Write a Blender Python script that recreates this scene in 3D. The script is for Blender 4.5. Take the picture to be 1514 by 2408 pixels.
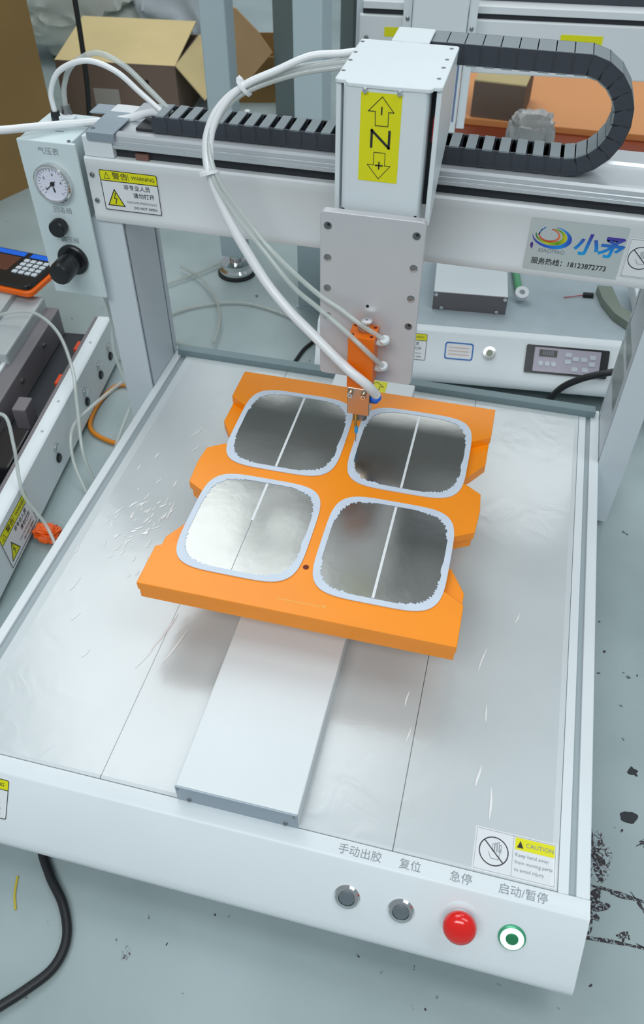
import bpy, bmesh, math, random
from mathutils import Vector, Matrix
random.seed(7)
S = bpy.context.scene
COL = S.collection
for o in list(bpy.data.objects):
    bpy.data.objects.remove(o)
PI = math.pi
FZ = -0.11                      # floor height; the main machine's deck is at z = 0

# ------------------------------------------------------------------ camera
cd = bpy.data.cameras.new('camera')
cam = bpy.data.objects.new('camera', cd)
COL.objects.link(cam)
R0, R1, R2 = (0.97073224, 0.24014755, 0.002842), (0.17537556, -0.70072482, -0.69154041), (-0.16408027, 0.67179899, -0.72233219)
CP = Vector((0.44166108, -0.27456715, 0.69374117))
m = Matrix(((R0[0], -R1[0], -R2[0]), (R0[1], -R1[1], -R2[1]), (R0[2], -R1[2], -R2[2]))).to_4x4()
cam.matrix_world = Matrix.Translation(CP) @ m
cd.sensor_fit = 'VERTICAL'
cd.sensor_height = 24.0
cd.lens = 24.0 * 1913.14 / 2408.0
cd.clip_start = 0.02
cd.clip_end = 60
cd.dof.use_dof = True
cd.dof.focus_distance = 0.85
cd.dof.aperture_fstop = 7.0
S.camera = cam

# ------------------------------------------------------------------ world and lights
w = bpy.data.worlds.new('world')
S.world = w
w.use_nodes = True
w.node_tree.nodes['Background'].inputs[0].default_value = (0.80, 0.93, 1.0, 1)
w.node_tree.nodes['Background'].inputs[1].default_value = 0.42

def area(name, loc, size, power, tgt, col=(0.93, 0.98, 1.0)):
    l = bpy.data.lights.new(name, 'AREA')
    l.shape = 'RECTANGLE'
    l.size, l.size_y = size
    l.energy = power
    l.color = col
    o = bpy.data.objects.new(name, l)
    COL.objects.link(o)
    o.location = loc
    o.rotation_euler = (Vector(tgt) - Vector(loc)).to_track_quat('-Z', 'Y').to_euler()
    return o
area('ceiling_light', (-0.60, 1.75, 2.5), (1.6, 1.6), 36, (-0.2, 0.9, 0))
area('ceiling_light', (1.5, 0.2, 2.6), (0.8, 1.6), 20, (0.5, 0.3, 0))
area('ceiling_light', (0.2, -1.5, 2.3), (2.0, 0.8), 46, (0.35, 0.3, 0))
area('ceiling_light', (0.2, 3.4, 2.6), (2.6, 0.5), 22, (0.1, 1.8, 0))
S.view_settings.view_transform = 'Standard'
S.view_settings.look = 'None'
S.view_settings.exposure = -0.32
S.view_settings.gamma = 1.0
S.view_settings.use_curve_mapping = False

# ------------------------------------------------------------------ materials
MATS = {}
def L(r, g, b):
    f = lambda c: (c / 255 / 12.92) if c / 255 <= 0.04045 else ((c / 255 + 0.055) / 1.055) ** 2.4
    return (f(r), f(g), f(b), 1)
def mat(name, rgb, rough=0.5, metal=0.0, noise=0.0, nscale=30, bump=0.0, bscale=60, coat=0.0, trans=0.0, alpha=1.0, emit=0.0, spec=0.5, stretch=None):
    if name in MATS:
        return MATS[name]
    mt = bpy.data.materials.new(name)
    mt.use_nodes = True
    nt = mt.node_tree
    b = nt.nodes['Principled BSDF']
    c = L(*rgb)
    b.inputs['Base Color'].default_value = c
    b.inputs['Roughness'].default_value = rough
    b.inputs['Metallic'].default_value = metal
    b.inputs['Specular IOR Level'].default_value = spec
    b.inputs['Coat Weight'].default_value = coat
    b.inputs['Coat Roughness'].default_value = 0.08
    b.inputs['Transmission Weight'].default_value = trans
    b.inputs['Alpha'].default_value = alpha
    if emit:
        b.inputs['Emission Color'].default_value = c
        b.inputs['Emission Strength'].default_value = emit
    if noise or bump:
        tc = nt.nodes.new('ShaderNodeTexCoord')
        mp = nt.nodes.new('ShaderNodeMapping')
        nt.links.new(tc.outputs['Object'], mp.inputs[0])
        if stretch:
            mp.inputs['Scale'].default_value = stretch
    if noise:
        n = nt.nodes.new('ShaderNodeTexNoise')
        n.inputs['Scale'].default_value = nscale
        n.inputs['Detail'].default_value = 6
        r = nt.nodes.new('ShaderNodeMapRange')
        r.inputs['From Min'].default_value = 0.3
        r.inputs['From Max'].default_value = 0.7
        r.inputs['To Min'].default_value = 1 - noise
        r.inputs['To Max'].default_value = 1 + noise * 0.6
        mx = nt.nodes.new('ShaderNodeVectorMath')
        mx.operation = 'SCALE'
        mx.inputs[0].default_value = c[:3]
        nt.links.new(mp.outputs[0], n.inputs['Vector'])
        nt.links.new(n.outputs['Fac'], r.inputs['Value'])
        nt.links.new(r.outputs[0], mx.inputs['Scale'])
        nt.links.new(mx.outputs[0], b.inputs['Base Color'])
    if bump:
        n2 = nt.nodes.new('ShaderNodeTexNoise')
        n2.inputs['Scale'].default_value = bscale
        n2.inputs['Detail'].default_value = 5
        bp = nt.nodes.new('ShaderNodeBump')
        bp.inputs['Strength'].default_value = bump
        bp.inputs['Distance'].default_value = 0.002
        nt.links.new(mp.outputs[0], n2.inputs['Vector'])
        nt.links.new(n2.outputs['Fac'], bp.inputs['Height'])
        nt.links.new(bp.outputs[0], b.inputs['Normal'])
    MATS[name] = mt
    return mt
WHITE = mat('white_powder_coat', (222, 229, 232), 0.38, noise=0.02, nscale=12)
DECK = mat('deck_paint', (205, 212, 214), 0.4, noise=0.05, nscale=9, bump=0.05, bscale=25)
BEAM = mat('beam_silver_grey', (222, 226, 228), 0.34, noise=0.02, nscale=8)
POSTM = mat('post_grey', (208, 216, 222), 0.4)
SLOT = mat('slot_grey', (128, 138, 150), 0.6)
LIPM = mat('lip_grey', (120, 140, 144), 0.45)
ALU = mat('anodised_aluminium', (206, 210, 214), 0.3, metal=0.55, noise=0.03, nscale=4)
ALUD = mat('grey_steel', (160, 172, 182), 0.4, metal=0.5)
PLATE = mat('mount_plate_grey', (205, 205, 208), 0.38, metal=0.25, noise=0.03, nscale=14)
CHROME = mat('chrome', (225, 225, 225), 0.12, metal=1)
STEEL = mat('screw_steel', (150, 150, 150), 0.3, metal=0.9)
DARK = mat('dark_recess', (38, 42, 48), 0.6)
DHOLE = mat('hole_dark', (30, 28, 28), 0.7)
BLACK = mat('black_plastic', (26, 28, 31), 0.3)
CHAIN = mat('chain_black_plastic', (58, 62, 70), 0.5, noise=0.1, nscale=150)
CHAINB = mat('chain_bar_grey', (128, 138, 142), 0.45)
BOXP = mat('control_box_paint', (208, 222, 224), 0.4)
ORANGE = mat('orange_bakelite', (255, 148, 8), 0.36, noise=0.04, nscale=20, spec=0.45)
ORANGE2 = mat('orange_anodised', (238, 112, 0), 0.35, noise=0.03)
RED = mat('red_button', (230, 22, 12), 0.18, coat=0.6)
YEL = mat('sticker_yellow', (226, 222, 0), 0.5)
PAPER = mat('sticker_white', (228, 231, 234), 0.45)
SILV = mat('sticker_silver', (196, 204, 204), 0.35, metal=0.3)
INK = mat('ink_black', (35, 35, 38), 0.6)
INKG = mat('ink_grey', (135, 143, 148), 0.6)
INKB = mat('ink_blue', (40, 110, 185), 0.6)
BRASS = mat('brass', (200, 170, 100), 0.3, metal=0.9)
COPP = mat('valve_block_steel', (190, 172, 150), 0.22, metal=0.85)
BLUEP = mat('blue_plastic', (25, 105, 225), 0.3)
CYAN = mat('needle_hub_cyan', (40, 165, 235), 0.3)
HOSE = mat('white_hose', (232, 234, 236), 0.3, spec=0.6)
CLEAR = mat('clear_tube', (205, 212, 208), 0.12, alpha=0.55, spec=0.8)
CLEARF = mat('clear_tube_faint', (185, 190, 180), 0.15, alpha=0.4, spec=0.8)
CABLE = mat('black_cable', (28, 29, 31), 0.45)
CARD = mat('cardboard', (150, 118, 70), 0.8, noise=0.12, nscale=6, bump=0.1)
CARDD = mat('cardboard_dark', (118, 100, 88), 0.8, noise=0.15, nscale=8)
CARDL = mat('cardboard_light', (205, 185, 135), 0.8, noise=0.08, nscale=8)
TAPE = mat('tape_brown', (105, 85, 45), 0.35)
BAG = mat('milky_plastic', (225, 232, 226), 0.3, bump=0.5, bscale=12)
BAGB = mat('bluish_plastic', (205, 218, 226), 0.3, bump=0.5, bscale=25)
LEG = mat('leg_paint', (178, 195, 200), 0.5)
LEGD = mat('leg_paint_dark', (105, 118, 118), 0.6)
RUBBER = mat('rubber', (40, 42, 44), 0.7)
WOODO = mat('orange_lacquer', (236, 160, 98), 0.35, noise=0.05, nscale=3)
WOODR = mat('red_brown_edge', (140, 62, 35), 0.5)
ORUB = mat('orange_rubber', (245, 105, 10), 0.5)
GREEN = mat('green_plastic', (95, 165, 120), 0.4)
M3G = mat('machine_grey', (178, 184, 186), 0.4)
M3D = mat('machine_dark_grey', (120, 116, 120), 0.5, noise=0.08, nscale=9)
KEY = mat('key_white', (200, 208, 215), 0.4)

def metal_film():
    mt = mat('brushed_metal_film', (150, 151, 148), 0.2, metal=0.95, noise=0.08, nscale=14, bump=0.55, bscale=9)
    return mt
FILM = metal_film()
EDGE = mat('pad_pale_border', (208, 218, 232), 0.5, noise=0.04, nscale=60)

def floor_mat():
    mt = bpy.data.materials.new('painted_concrete')
    mt.use_nodes = True
    nt = mt.node_tree
    N = nt.nodes.new
    b = nt.nodes['Principled BSDF']
    b.inputs['Roughness'].default_value = 0.42
    tc = N('ShaderNodeTexCoord')
    n1 = N('ShaderNodeTexNoise'); n1.inputs['Scale'].default_value = 4; n1.inputs['Detail'].default_value = 8
    n2 = N('ShaderNodeTexNoise'); n2.inputs['Scale'].default_value = 55; n2.inputs['Detail'].default_value = 6
    cr = N('ShaderNodeValToRGB')
    cr.color_ramp.elements[0].position = 0.3; cr.color_ramp.elements[0].color = L(140, 155, 155)
    cr.color_ramp.elements[1].position = 0.7; cr.color_ramp.elements[1].color = L(168, 182, 184)
    cr2 = N('ShaderNodeValToRGB')
    cr2.color_ramp.elements[0].position = 0.245; cr2.color_ramp.elements[0].color = (0.18, 0.19, 0.19, 1)
    cr2.color_ramp.elements[1].position = 0.30; cr2.color_ramp.elements[1].color = (1, 1, 1, 1)
    mx = N('ShaderNodeMixRGB'); mx.blend_type = 'MULTIPLY'; mx.inputs[0].default_value = 1
    for n in (n1, n2):
        nt.links.new(tc.outputs['Object'], n.inputs['Vector'])
    nt.links.new(n1.outputs['Fac'], cr.inputs[0])
    nt.links.new(n2.outputs['Fac'], cr2.inputs[0])
    nt.links.new(cr.outputs[0], mx.inputs[1]); nt.links.new(cr2.outputs[0], mx.inputs[2])
    nt.links.new(mx.outputs[0], b.inputs['Base Color'])
    bp = N('ShaderNodeBump'); bp.inputs['Strength'].default_value = 0.12; bp.inputs['Distance'].default_value = 0.002
    nt.links.new(n2.outputs['Fac'], bp.inputs['Height']); nt.links.new(bp.outputs[0], b.inputs['Normal'])
    return mt
FLOORM = floor_mat()
def ramp_mat(name, stops, axis=2, rng=None):
    mt = bpy.data.materials.new(name); mt.use_nodes = True
    nt = mt.node_tree; N = nt.nodes.new
    tc = N('ShaderNodeTexCoord'); sp = N('ShaderNodeSeparateXYZ'); cr = N('ShaderNodeValToRGB')
    e = cr.color_ramp.elements
    e[0].position, e[0].color = stops[0][0], L(*stops[0][1])
    e[1].position, e[1].color = stops[-1][0], L(*stops[-1][1])
    for p, c in stops[1:-1]:
        x = e.new(p); x.color = L(*c)
    nt.links.new(tc.outputs['Object' if rng else 'Generated'], sp.inputs[0])
    if rng:
        mr = N('ShaderNodeMapRange'); mr.inputs['From Min'].default_value, mr.inputs['From Max'].default_value = rng
        nt.links.new(sp.outputs[axis], mr.inputs['Value']); nt.links.new(mr.outputs[0], cr.inputs[0])
    else: nt.links.new(sp.outputs[axis], cr.inputs[0])
    nt.links.new(cr.outputs[0], nt.nodes['Principled BSDF'].inputs['Base Color'])
    return mt
def clear_film_mat():
    mt = bpy.data.materials.new('clear_protective_film'); mt.use_nodes = True
    nt = mt.node_tree; N = nt.nodes.new
    nt.nodes.remove(nt.nodes['Principled BSDF'])
    out = nt.nodes['Material Output']
    tr = N('ShaderNodeBsdfTransparent'); gl = N('ShaderNodeBsdfGlossy'); gl.inputs['Roughness'].default_value = 0.2
    mx = N('ShaderNodeMixShader'); mx.inputs[0].default_value = 0.05
    tc = N('ShaderNodeTexCoord'); n = N('ShaderNodeTexNoise'); n.inputs['Scale'].default_value = 22; n.inputs['Detail'].default_value = 4; n.inputs['Distortion'].default_value = 1.5
    bp = N('ShaderNodeBump'); bp.inputs['Strength'].default_value = 0.2; bp.inputs['Distance'].default_value = 0.002
    nt.links.new(tc.outputs['Object'], n.inputs['Vector']); nt.links.new(n.outputs['Fac'], bp.inputs['Height'])
    nt.links.new(bp.outputs[0], gl.inputs['Normal'])
    nt.links.new(tr.outputs[0], mx.inputs[1]); nt.links.new(gl.outputs[0], mx.inputs[2]); nt.links.new(mx.outputs[0], out.inputs[0])
    return mt
CFILM = clear_film_mat()

# ------------------------------------------------------------------ helpers
def W(o):
    mm = Matrix.Identity(4)
    ch = []
    while o is not None:
        ch.append(o); o = o.parent
    for x in reversed(ch):
        mm = mm @ x.matrix_parent_inverse @ x.matrix_basis
    return mm
def tag(o, label=None, cat=None, group=None, kind=None):
    if label: o['label'] = label
    if cat: o['category'] = cat
    if group: o['group'] = group
    if kind: o['kind'] = kind
    return o
def thing(name, label, cat, loc=(0, 0, 0), group=None):
    o = bpy.data.objects.new(name, None)
    o.empty_display_size = 0.02
    COL.objects.link(o)
    o.location = loc
    return tag(o, label, cat, group)
def link(name, me, parent=None, mw=None):
    o = bpy.data.objects.new(name, me)
    COL.objects.link(o)
    if parent:
        o.parent = parent
        o.matrix_parent_inverse = W(parent).inverted()
    if mw is not None:
        o.matrix_basis = mw
    return o
def obj(name, bm, m, parent=None, bevel=0, smooth=False, seg=2, label=None, mw=None):
    bmesh.ops.recalc_face_normals(bm, faces=bm.faces)
    if bevel:
        es = [e for e in bm.edges if len(e.link_faces) == 2 and e.calc_face_angle() > 0.6]
        bmesh.ops.bevel(bm, geom=es, offset=bevel, segments=seg, affect='EDGES', profile=0.5, clamp_overlap=True)
    me = bpy.data.meshes.new(name)
    bm.to_mesh(me)
    bm.free()
    for mm in (m if isinstance(m, (list, tuple)) else [m]):
        me.materials.append(mm)
    if smooth:
        for p in me.polygons:
            p.use_smooth = True
        me.set_sharp_from_angle(angle=math.radians(40))
    o = link(name, me, parent, mw)
    if label: o['label'] = label
    return o
def NB():
    return bmesh.new()
def box(bm, x0, x1, y0, y1, z0, z1, M=None):
    vs = [bm.verts.new(((M @ Vector((x, y, z))) if M else (x, y, z))) for x in (x0, x1) for y in (y0, y1) for z in (z0, z1)]
    for f in ((0, 1, 3, 2), (4, 6, 7, 5), (0, 4, 5, 1), (2, 3, 7, 6), (0, 2, 6, 4), (1, 5, 7, 3)):
        bm.faces.new([vs[i] for i in f])
    return bm
def BX(*a, **k):
    return box(NB(), *a, **k)
def prism(bm, poly, h0, h1, f=lambda u, v, h: (u, v, h)):
    a = [bm.verts.new(f(u, v, h0)) for u, v in poly]
    b = [bm.verts.new(f(u, v, h1)) for u, v in poly]
    n = len(poly)
    bm.faces.new(a); bm.faces.new(b)
    for i in range(n):
        bm.faces.new((a[i], a[(i + 1) % n], b[(i + 1) % n], b[i]))
    return bm
def xprism(poly, x0, x1):          # poly in (y,z)
    return prism(NB(), poly, x0, x1, lambda u, v, h: (h, u, v))
def yprism(poly, y0, y1):          # poly in (x,z)
    return prism(NB(), poly, y0, y1, lambda u, v, h: (u, h, v))
def zprism(poly, z0, z1):
    return prism(NB(), poly, z0, z1)
def axisM(p, d, up=(0, 0, 1)):
    z = Vector(d).normalized()
    u = Vector(up)
    if abs(z.dot(u)) > 0.99: u = Vector((0, 1, 0))
    x = u.cross(z).normalized()
    y = z.cross(x)
    return Matrix.Translation(Vector(p)) @ Matrix((x, y, z)).transposed().to_4x4()
def lathe(bm, prof, M, n=24):      # prof: (radius, height) along local z
    rings = []
    for r, h in prof:
        rings.append([bm.verts.new(M @ Vector((r * math.cos(2 * PI * i / n), r * math.sin(2 * PI * i / n), h))) for i in range(n)])
    for a, b in zip(rings, rings[1:]):
        for i in range(n):
            bm.faces.new((a[i], a[(i + 1) % n], b[(i + 1) % n], b[i]))
    bm.faces.new(rings[0]); bm.faces.new(rings[-1])
    return bm
def LT(prof, M, n=24):
    return lathe(NB(), prof, M, n)
def crom(pts, k=8):
    P = [Vector(p) for p in pts]
    P = [P[0] * 2 - P[1]] + P + [P[-1] * 2 - P[-2]]
    out = []
    for i in range(1, len(P) - 2):
        for j in range(k):
            t = j / k
            a, b, c, d = P[i - 1:i + 3]
            out.append(0.5 * (2 * b + (c - a) * t + (2 * a - 5 * b + 4 * c - d) * t * t + (3 * b - a - 3 * c + d) * t ** 3))
    out.append(P[-2])
    return out
def sweep(bm, pts, r, n=10, smooth=True, k=8):
    P = crom(pts, k) if smooth else [Vector(p) for p in pts]
    t0 = (P[1] - P[0]).normalized()
    u = Vector((0, 0, 1)) if abs(t0.z) < 0.9 else Vector((1, 0, 0))
    u = (u - t0 * u.dot(t0)).normalized()
    rings = []
    for i, p in enumerate(P):
        t = (P[min(i + 1, len(P) - 1)] - P[max(i - 1, 0)]).normalized()
        u = (u - t * u.dot(t)).normalized()
        v = t.cross(u)
        rr = r(i / (len(P) - 1)) if callable(r) else r
        rings.append([bm.verts.new(p + (u * math.cos(2 * PI * j / n) + v * math.sin(2 * PI * j / n)) * rr) for j in range(n)])
    for a, b in zip(rings, rings[1:]):
        for j in range(n):
            bm.faces.new((a[j], a[(j + 1) % n], b[(j + 1) % n], b[j]))
    bm.faces.new(rings[0]); bm.faces.new(rings[-1])
    return bm
def tube(name, pts, r, m, parent=None, n=10, label=None, cat=None, group=None, k=8):
    o = obj(name, sweep(NB(), pts, r, n, k=k), m, parent, smooth=True)
    return tag(o, label, cat, group)
def rrect(x0, x1, y0, y1, r, n=5):
    out = []
    for cx, cy, a in ((x1 - r, y1 - r, 0), (x0 + r, y1 - r, 90), (x0 + r, y0 + r, 180), (x1 - r, y0 + r, 270)):
        for i in range(n + 1):
            t = math.radians(a + 90 * i / n)
            out.append((cx + r * math.cos(t), cy + r * math.sin(t)))
    return out
def ring(bm, outer, inner, h0, h1, f=lambda u, v, h: (u, v, h)):
    n = len(outer)
    A = [[bm.verts.new(f(u, v, h)) for u, v in P] for P in (outer, inner) for h in (h0, h1)]
    for i in range(n):
        j = (i + 1) % n
        bm.faces.new((A[0][i], A[0][j], A[1][j], A[1][i]))
        bm.faces.new((A[2][i], A[3][i], A[3][j], A[2][j]))
        bm.faces.new((A[1][i], A[1][j], A[3][j], A[3][i]))
        bm.faces.new((A[0][i], A[2][i], A[2][j], A[0][j]))
    return bm
def text(body, size, M, m, parent, name='lettering', align='CENTER', sx=1.0, shear=0, label=None, off=0.0):
    c = bpy.data.curves.new('t', 'FONT')
    c.body = body; c.size = size; c.align_x = align; c.align_y = 'CENTER'; c.extrude = 0.00008; c.shear = shear
    c.offset = off * size
    c.resolution_u = 3
    o = bpy.data.objects.new('t', c)
    COL.objects.link(o)
    bpy.context.view_layer.update()
    me = bpy.data.meshes.new_from_object(o.evaluated_get(bpy.context.evaluated_depsgraph_get()))
    bpy.data.objects.remove(o)
    me.materials.clear(); me.materials.append(m)
    me.transform(M @ Matrix.Diagonal((sx, 1, 1, 1)))
    t = link(name, me, parent)
    if label: t['label'] = label
    return t
def FR(o, ux, uy):                 # frame: origin, x dir, y dir; z = out of the surface
    x = Vector(ux).normalized(); z = x.cross(Vector(uy)).normalized(); y = z.cross(x)
    return Matrix.Translation(Vector(o)) @ Matrix((x, y, z)).transposed().to_4x4()
def flat(bm, poly, M, h0=0.0, h1=0.0003):
    return prism(bm, poly, h0, h1, lambda u, v, h: M @ Vector((u, v, h)))
def line(bm, a, b, wd, M, h0=0.0003, h1=0.0005):
    a, b = Vector(a), Vector(b); d = (b - a).normalized(); nn = Vector((-d.y, d.x)) * wd / 2
    return flat(bm, [tuple(a - nn), tuple(b - nn), tuple(b + nn), tuple(a + nn)], M, h0, h1)
def polyline(bm, pts, wd, M, closed=True, h0=0.0003, h1=0.0005):
    q = pts + [pts[0]] if closed else pts
    for a, b in zip(q, q[1:]):
        a2, b2 = Vector(a), Vector(b); d = (b2 - a2).normalized() * wd * 0.5
        line(bm, tuple(a2 - d), tuple(b2 + d), wd, M, h0, h1)
    return bm
def circ(cx, cy, r, n=28, ry=None):
    return [(cx + r * math.cos(2 * PI * i / n), cy + (ry or r) * math.sin(2 * PI * i / n)) for i in range(n)]
def screw(p, d, r, h, parent, name='screw', m=None, hole=True):
    M = axisM(p, d)
    o = obj(name, LT([(r * 0.95, -h * 0.5), (r, 0), (r, h * 0.7), (r * 0.85, h), (r * 0.5, h), (r * 0.45, h * 0.4)], M, 12), m or STEEL, parent, smooth=True)
    return o

def warning_sticker(M, wd, ht, parent, s=1.0, name='warning_sticker'):
    """white label: yellow strip on top, triangle lower left, four lines of print"""
    st = obj(name, flat(NB(), rrect(0, wd, -ht, 0, 0.002), M), PAPER, parent, label='white and yellow warning label')
    e = ht * 0.03
    obj('border', ring(NB(), rrect(e * 0.4, wd - e * 0.4, -ht + e * .4, -e * .4, 0.002), rrect(e, wd - e, -ht + e, -e, 0.0016), 0.0003, 0.00045, lambda u, v, h: M @ Vector((u, v, h))), INK, st)
    obj('header_band', flat(NB(), [(e, -ht * 0.26), (wd - e, -ht * 0.26), (wd - e, -e), (e, -e)], M, 0.0003, 0.00045), YEL, st)
    b = NB(); line(b, (e, -ht * 0.265), (wd - e, -ht * 0.265), ht * 0.018, M)
    line(b, (wd * 0.5, -ht * .06), (wd * 0.5, -ht * .22), ht * 0.008, M)
    obj('rule', b, INK, st)
    h = 0.00052
    T = lambda u, v: M @ Matrix.Translation((u, v, h))
    text('警告', ht * 0.17, T(wd * 0.36, -ht * 0.145), INK, st, sx=1.2)
    text('WARNING', ht * 0.12, T(wd * 0.75, -ht * 0.145), INK, st)
    tri = [(wd * 0.08, -ht * 0.86), (wd * 0.36, -ht * 0.86), (wd * 0.22, -ht * 0.47)]
    b = flat(NB(), tri, M, 0.0003, 0.0005)
    obj('hazard_triangle', b, YEL, st)
    b = NB(); polyline(b, tri, ht * 0.022, M, True, 0.0005, 0.0006)
    polyline(b, [(wd * .23, -ht * .55), (wd * .20, -ht * .69), (wd * .24, -ht * .69), (wd * .21, -ht * .81)], ht * 0.02, M, False, 0.0005, 0.0006)
    q = [(wd * .13, -ht * .145), (wd * .09, -ht * .21), (wd * .17, -ht * .21)]
    b2 = [(wd * .13, -ht * .07), (wd * .085, -ht * .215), (wd * .175, -ht * .215)]
    polyline(b, b2, ht * 0.012, M)
    obj('hazard_symbol', b, INK, st)
    text('非专业人员', ht * 0.135, T(wd * 0.62, -ht * 0.39), INK, st)
    text('请勿打开', ht * 0.135, T(wd * 0.72, -ht * 0.57), INK, st)
    text('NON-PROFESSIONALS', ht * 0.075, T(wd * 0.67, -ht * 0.74), INKG, st)
    text('DO NOT OPEN', ht * 0.085, T(wd * 0.72, -ht * 0.87), INK, st)
    return st

# ------------------------------------------------------------------ floor
b = NB()
bmesh.ops.create_grid(b, x_segments=2, y_segments=2, size=5)
bmesh.ops.translate(b, verts=b.verts, vec=(0, 2.0, FZ))
floor = obj('floor', b, FLOORM)
tag(floor, 'grey-green painted concrete floor with chips and stains', kind='structure')
CHIP0 = mat('exposed_concrete', (62, 58, 60), 0.9, noise=0.5, nscale=60)
CHIP2 = mat('scuffed_concrete', (120, 118, 118), 0.9, noise=0.75, nscale=120)
def chip_mat(name, c0, c1, p0, p1, sc):
    mt = bpy.data.materials.new(name); mt.use_nodes = True
    nt = mt.node_tree; N = nt.nodes.new
    tc = N('ShaderNodeTexCoord'); n = N('ShaderNodeTexNoise'); cr = N('ShaderNodeValToRGB')
    n.inputs['Scale'].default_value = sc; n.inputs['Detail'].default_value = 3; n.inputs['Distortion'].default_value = 2.5
    cr.color_ramp.elements[0].position = p0; cr.color_ramp.elements[0].color = L(*c0)
    cr.color_ramp.elements[1].position = p1; cr.color_ramp.elements[1].color = L(*c1)
    nt.links.new(tc.outputs['Object'], n.inputs['Vector']); nt.links.new(n.outputs['Fac'], cr.inputs[0])
    b_ = nt.nodes['Principled BSDF']; b_.inputs['Roughness'].default_value = 0.8
    nt.links.new(cr.outputs[0], b_.inputs['Base Color'])
    return mt
CHIP = chip_mat('exposed_concrete_chips', (52, 46, 50), (150, 164, 168), 0.50, 0.60, 150)
CHIP2 = chip_mat('scuffed_concrete_edge', (80, 76, 78), (158, 171, 174), 0.42, 0.52, 170)
def blob(x, y, rx, ry, seed, m, rot=0, jag=0.35, n=36, z=0.0004):
    rnd = random.Random(seed)
    amp = [rnd.uniform(-1, 1) for _ in range(7)]; ph = [rnd.uniform(0, 6.28) for _ in range(7)]
    pts = []
    for i in range(n):
        t = 2 * PI * i / n
        k = 1 + jag * sum(a * math.sin((q + 2) * t + p) for q, (a, p) in enumerate(zip(amp, ph))) / 3
        u, v = rx * k * math.cos(t), ry * k * math.sin(t)
        pts.append((x + u * math.cos(rot) - v * math.sin(rot), y + u * math.sin(rot) + v * math.cos(rot)))
    return obj('floor_stain', zprism(pts, FZ, FZ + z), m, floor)
blob(0.661, 0.1346, 0.0085, 0.0065, 1, DARK, 0.3, 0.25)
blob(0.6655, 0.186, 0.0045, 0.005, 2, DARK, 0.3, 0.4)
blob(0.625, 0.088, 0.018, 0.028, 3, CHIP2, 0.1, 0.35, 60)
blob(0.624, 0.086, 0.012, 0.021, 33, CHIP, 0.1, 0.7, 60, 0.0006)
blob(0.622, 0.035, 0.017, 0.014, 4, CHIP, 0.9, 0.75, 60)
blob(0.655, 0.0195, 0.0055, 0.0035, 5, CHIP, 0.5, 0.6)
blob(0.2205, -0.1035, 0.004, 0.005, 6, CHIP2, 0, 0.6)
for i, (x, y, ln, a) in enumerate([(0.65, 0.056, 0.03, -0.1), (0.675, 0.045, 0.014, -0.9), (0.655, 0.012, 0.05, 0.06), (0.69, 0.008, 0.02, -0.3), (0.678, 0.115, 0.01, 0.7), (0.685, 0.105, 0.012, -0.4), (0.69, 0.07, 0.014, 0.9), (0.684, 0.035, 0.012, 1.2)]):
    blob(x, y, ln, 0.0019, 20 + i, CHIP, a, 0.8, 60)
rn = random.Random(5)
for i in range(34):
    blob(rn.uniform(0.61, 0.74), rn.uniform(-0.03, 0.45), rn.uniform(0.0008, 0.0022), rn.uniform(0.0007, 0.0016), 50 + i, CHIP, rn.uniform(0, 3), 0.6, 12)
for i in range(22):
    blob(rn.uniform(0.15, 0.62), rn.uniform(-0.17, -0.05), rn.uniform(0.0006, 0.0022), rn.uniform(0.0005, 0.0012), 90 + i, CHIP2 if i % 3 else CHIP, rn.uniform(0, 3), 0.6, 12)

# ------------------------------------------------------------------ main machine
MC = thing('dispensing_machine', 'large white desktop glue dispensing machine with deck, gantry and buttons, in the foreground', 'machine', (0.3, 0.3, FZ))
obj('base_housing', BX(0.004, 0.596, -0.01, 0.6435, -0.095, -0.0045), WHITE, MC, 0.002)
for x in (0.05, 0.55):
    for y in (0.03, 0.6):
        obj('foot', LT([(0.014, FZ), (0.016, FZ + 0.003), (0.013, -0.094)], Matrix.Identity(4) @ Matrix.Translation((x, y, 0)), 20), RUBBER, MC, smooth=True)
fp = [(0.0, 0.0), (-0.0135, 0.0), (-0.0162, -0.0016), (-0.0455, -0.041), (-0.0515, -0.0488), (-0.0550, -0.0545), (-0.0560, -0.0600), (-0.0535, -0.0650), (-0.048, -0.0668), (-0.0, -0.0668), (0.0, -0.005)]
FPN = Vector((0, -0.802, 0.597))
o = obj('front_panel', xprism(fp, 0.0, 0.6), WHITE, MC, smooth=True)
# deck: three panels, rims, grooves, rear lip
for a, c in ((0.0195, 0.1697), (0.1703, 0.4367), (0.4373, 0.5735)):
    obj('deck_panel', BX(a, c, 0.0008, 0.626, -0.004, 0.0), DECK, MC, 0.0003, seg=1)
obj('deck_rail', BX(0.0, 0.0105, 0.0004, 0.6435, -0.03, 0.0), WHITE, MC, 0.0012)
obj('deck_rail', BX(0.5885, 0.6, 0.0004, 0.6435, -0.03, 0.0), WHITE, MC, 0.0012)
obj('deck_rail', BX(0.5740, 0.5828, 0.0004, 0.626, -0.03, -0.0002), WHITE, MC, 0.0006)
obj('groove_floor', BX(0.0105, 0.0195, 0.0006, 0.626, -0.0043, -0.0035), mat('groove_grey', (158, 169, 173), 0.5), MC)
obj('groove_floor', BX(0.5828, 0.5885, 0.0006, 0.626, -0.0043, -0.0035), mat('groove_grey', (158, 169, 173), 0.5), MC)
obj('rear_lip', BX(0.006, 0.5935, 0.6262, 0.6400, -0.02, 0.0095), LIPM, MC, 0.0012)
FLM = BX(0.03, 0.568, 0.004, 0.620, 0.0002, 0.0005)
obj('protective_film', FLM, CFILM, MC, label='clear plastic protective film on the deck')
WRK = mat('film_crease_glint_white', (255, 255, 255), 0.35, spec=0.9)  # white colour puts the glints into the creases of the clear film
b = NB()
rn = random.Random(11)
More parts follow.
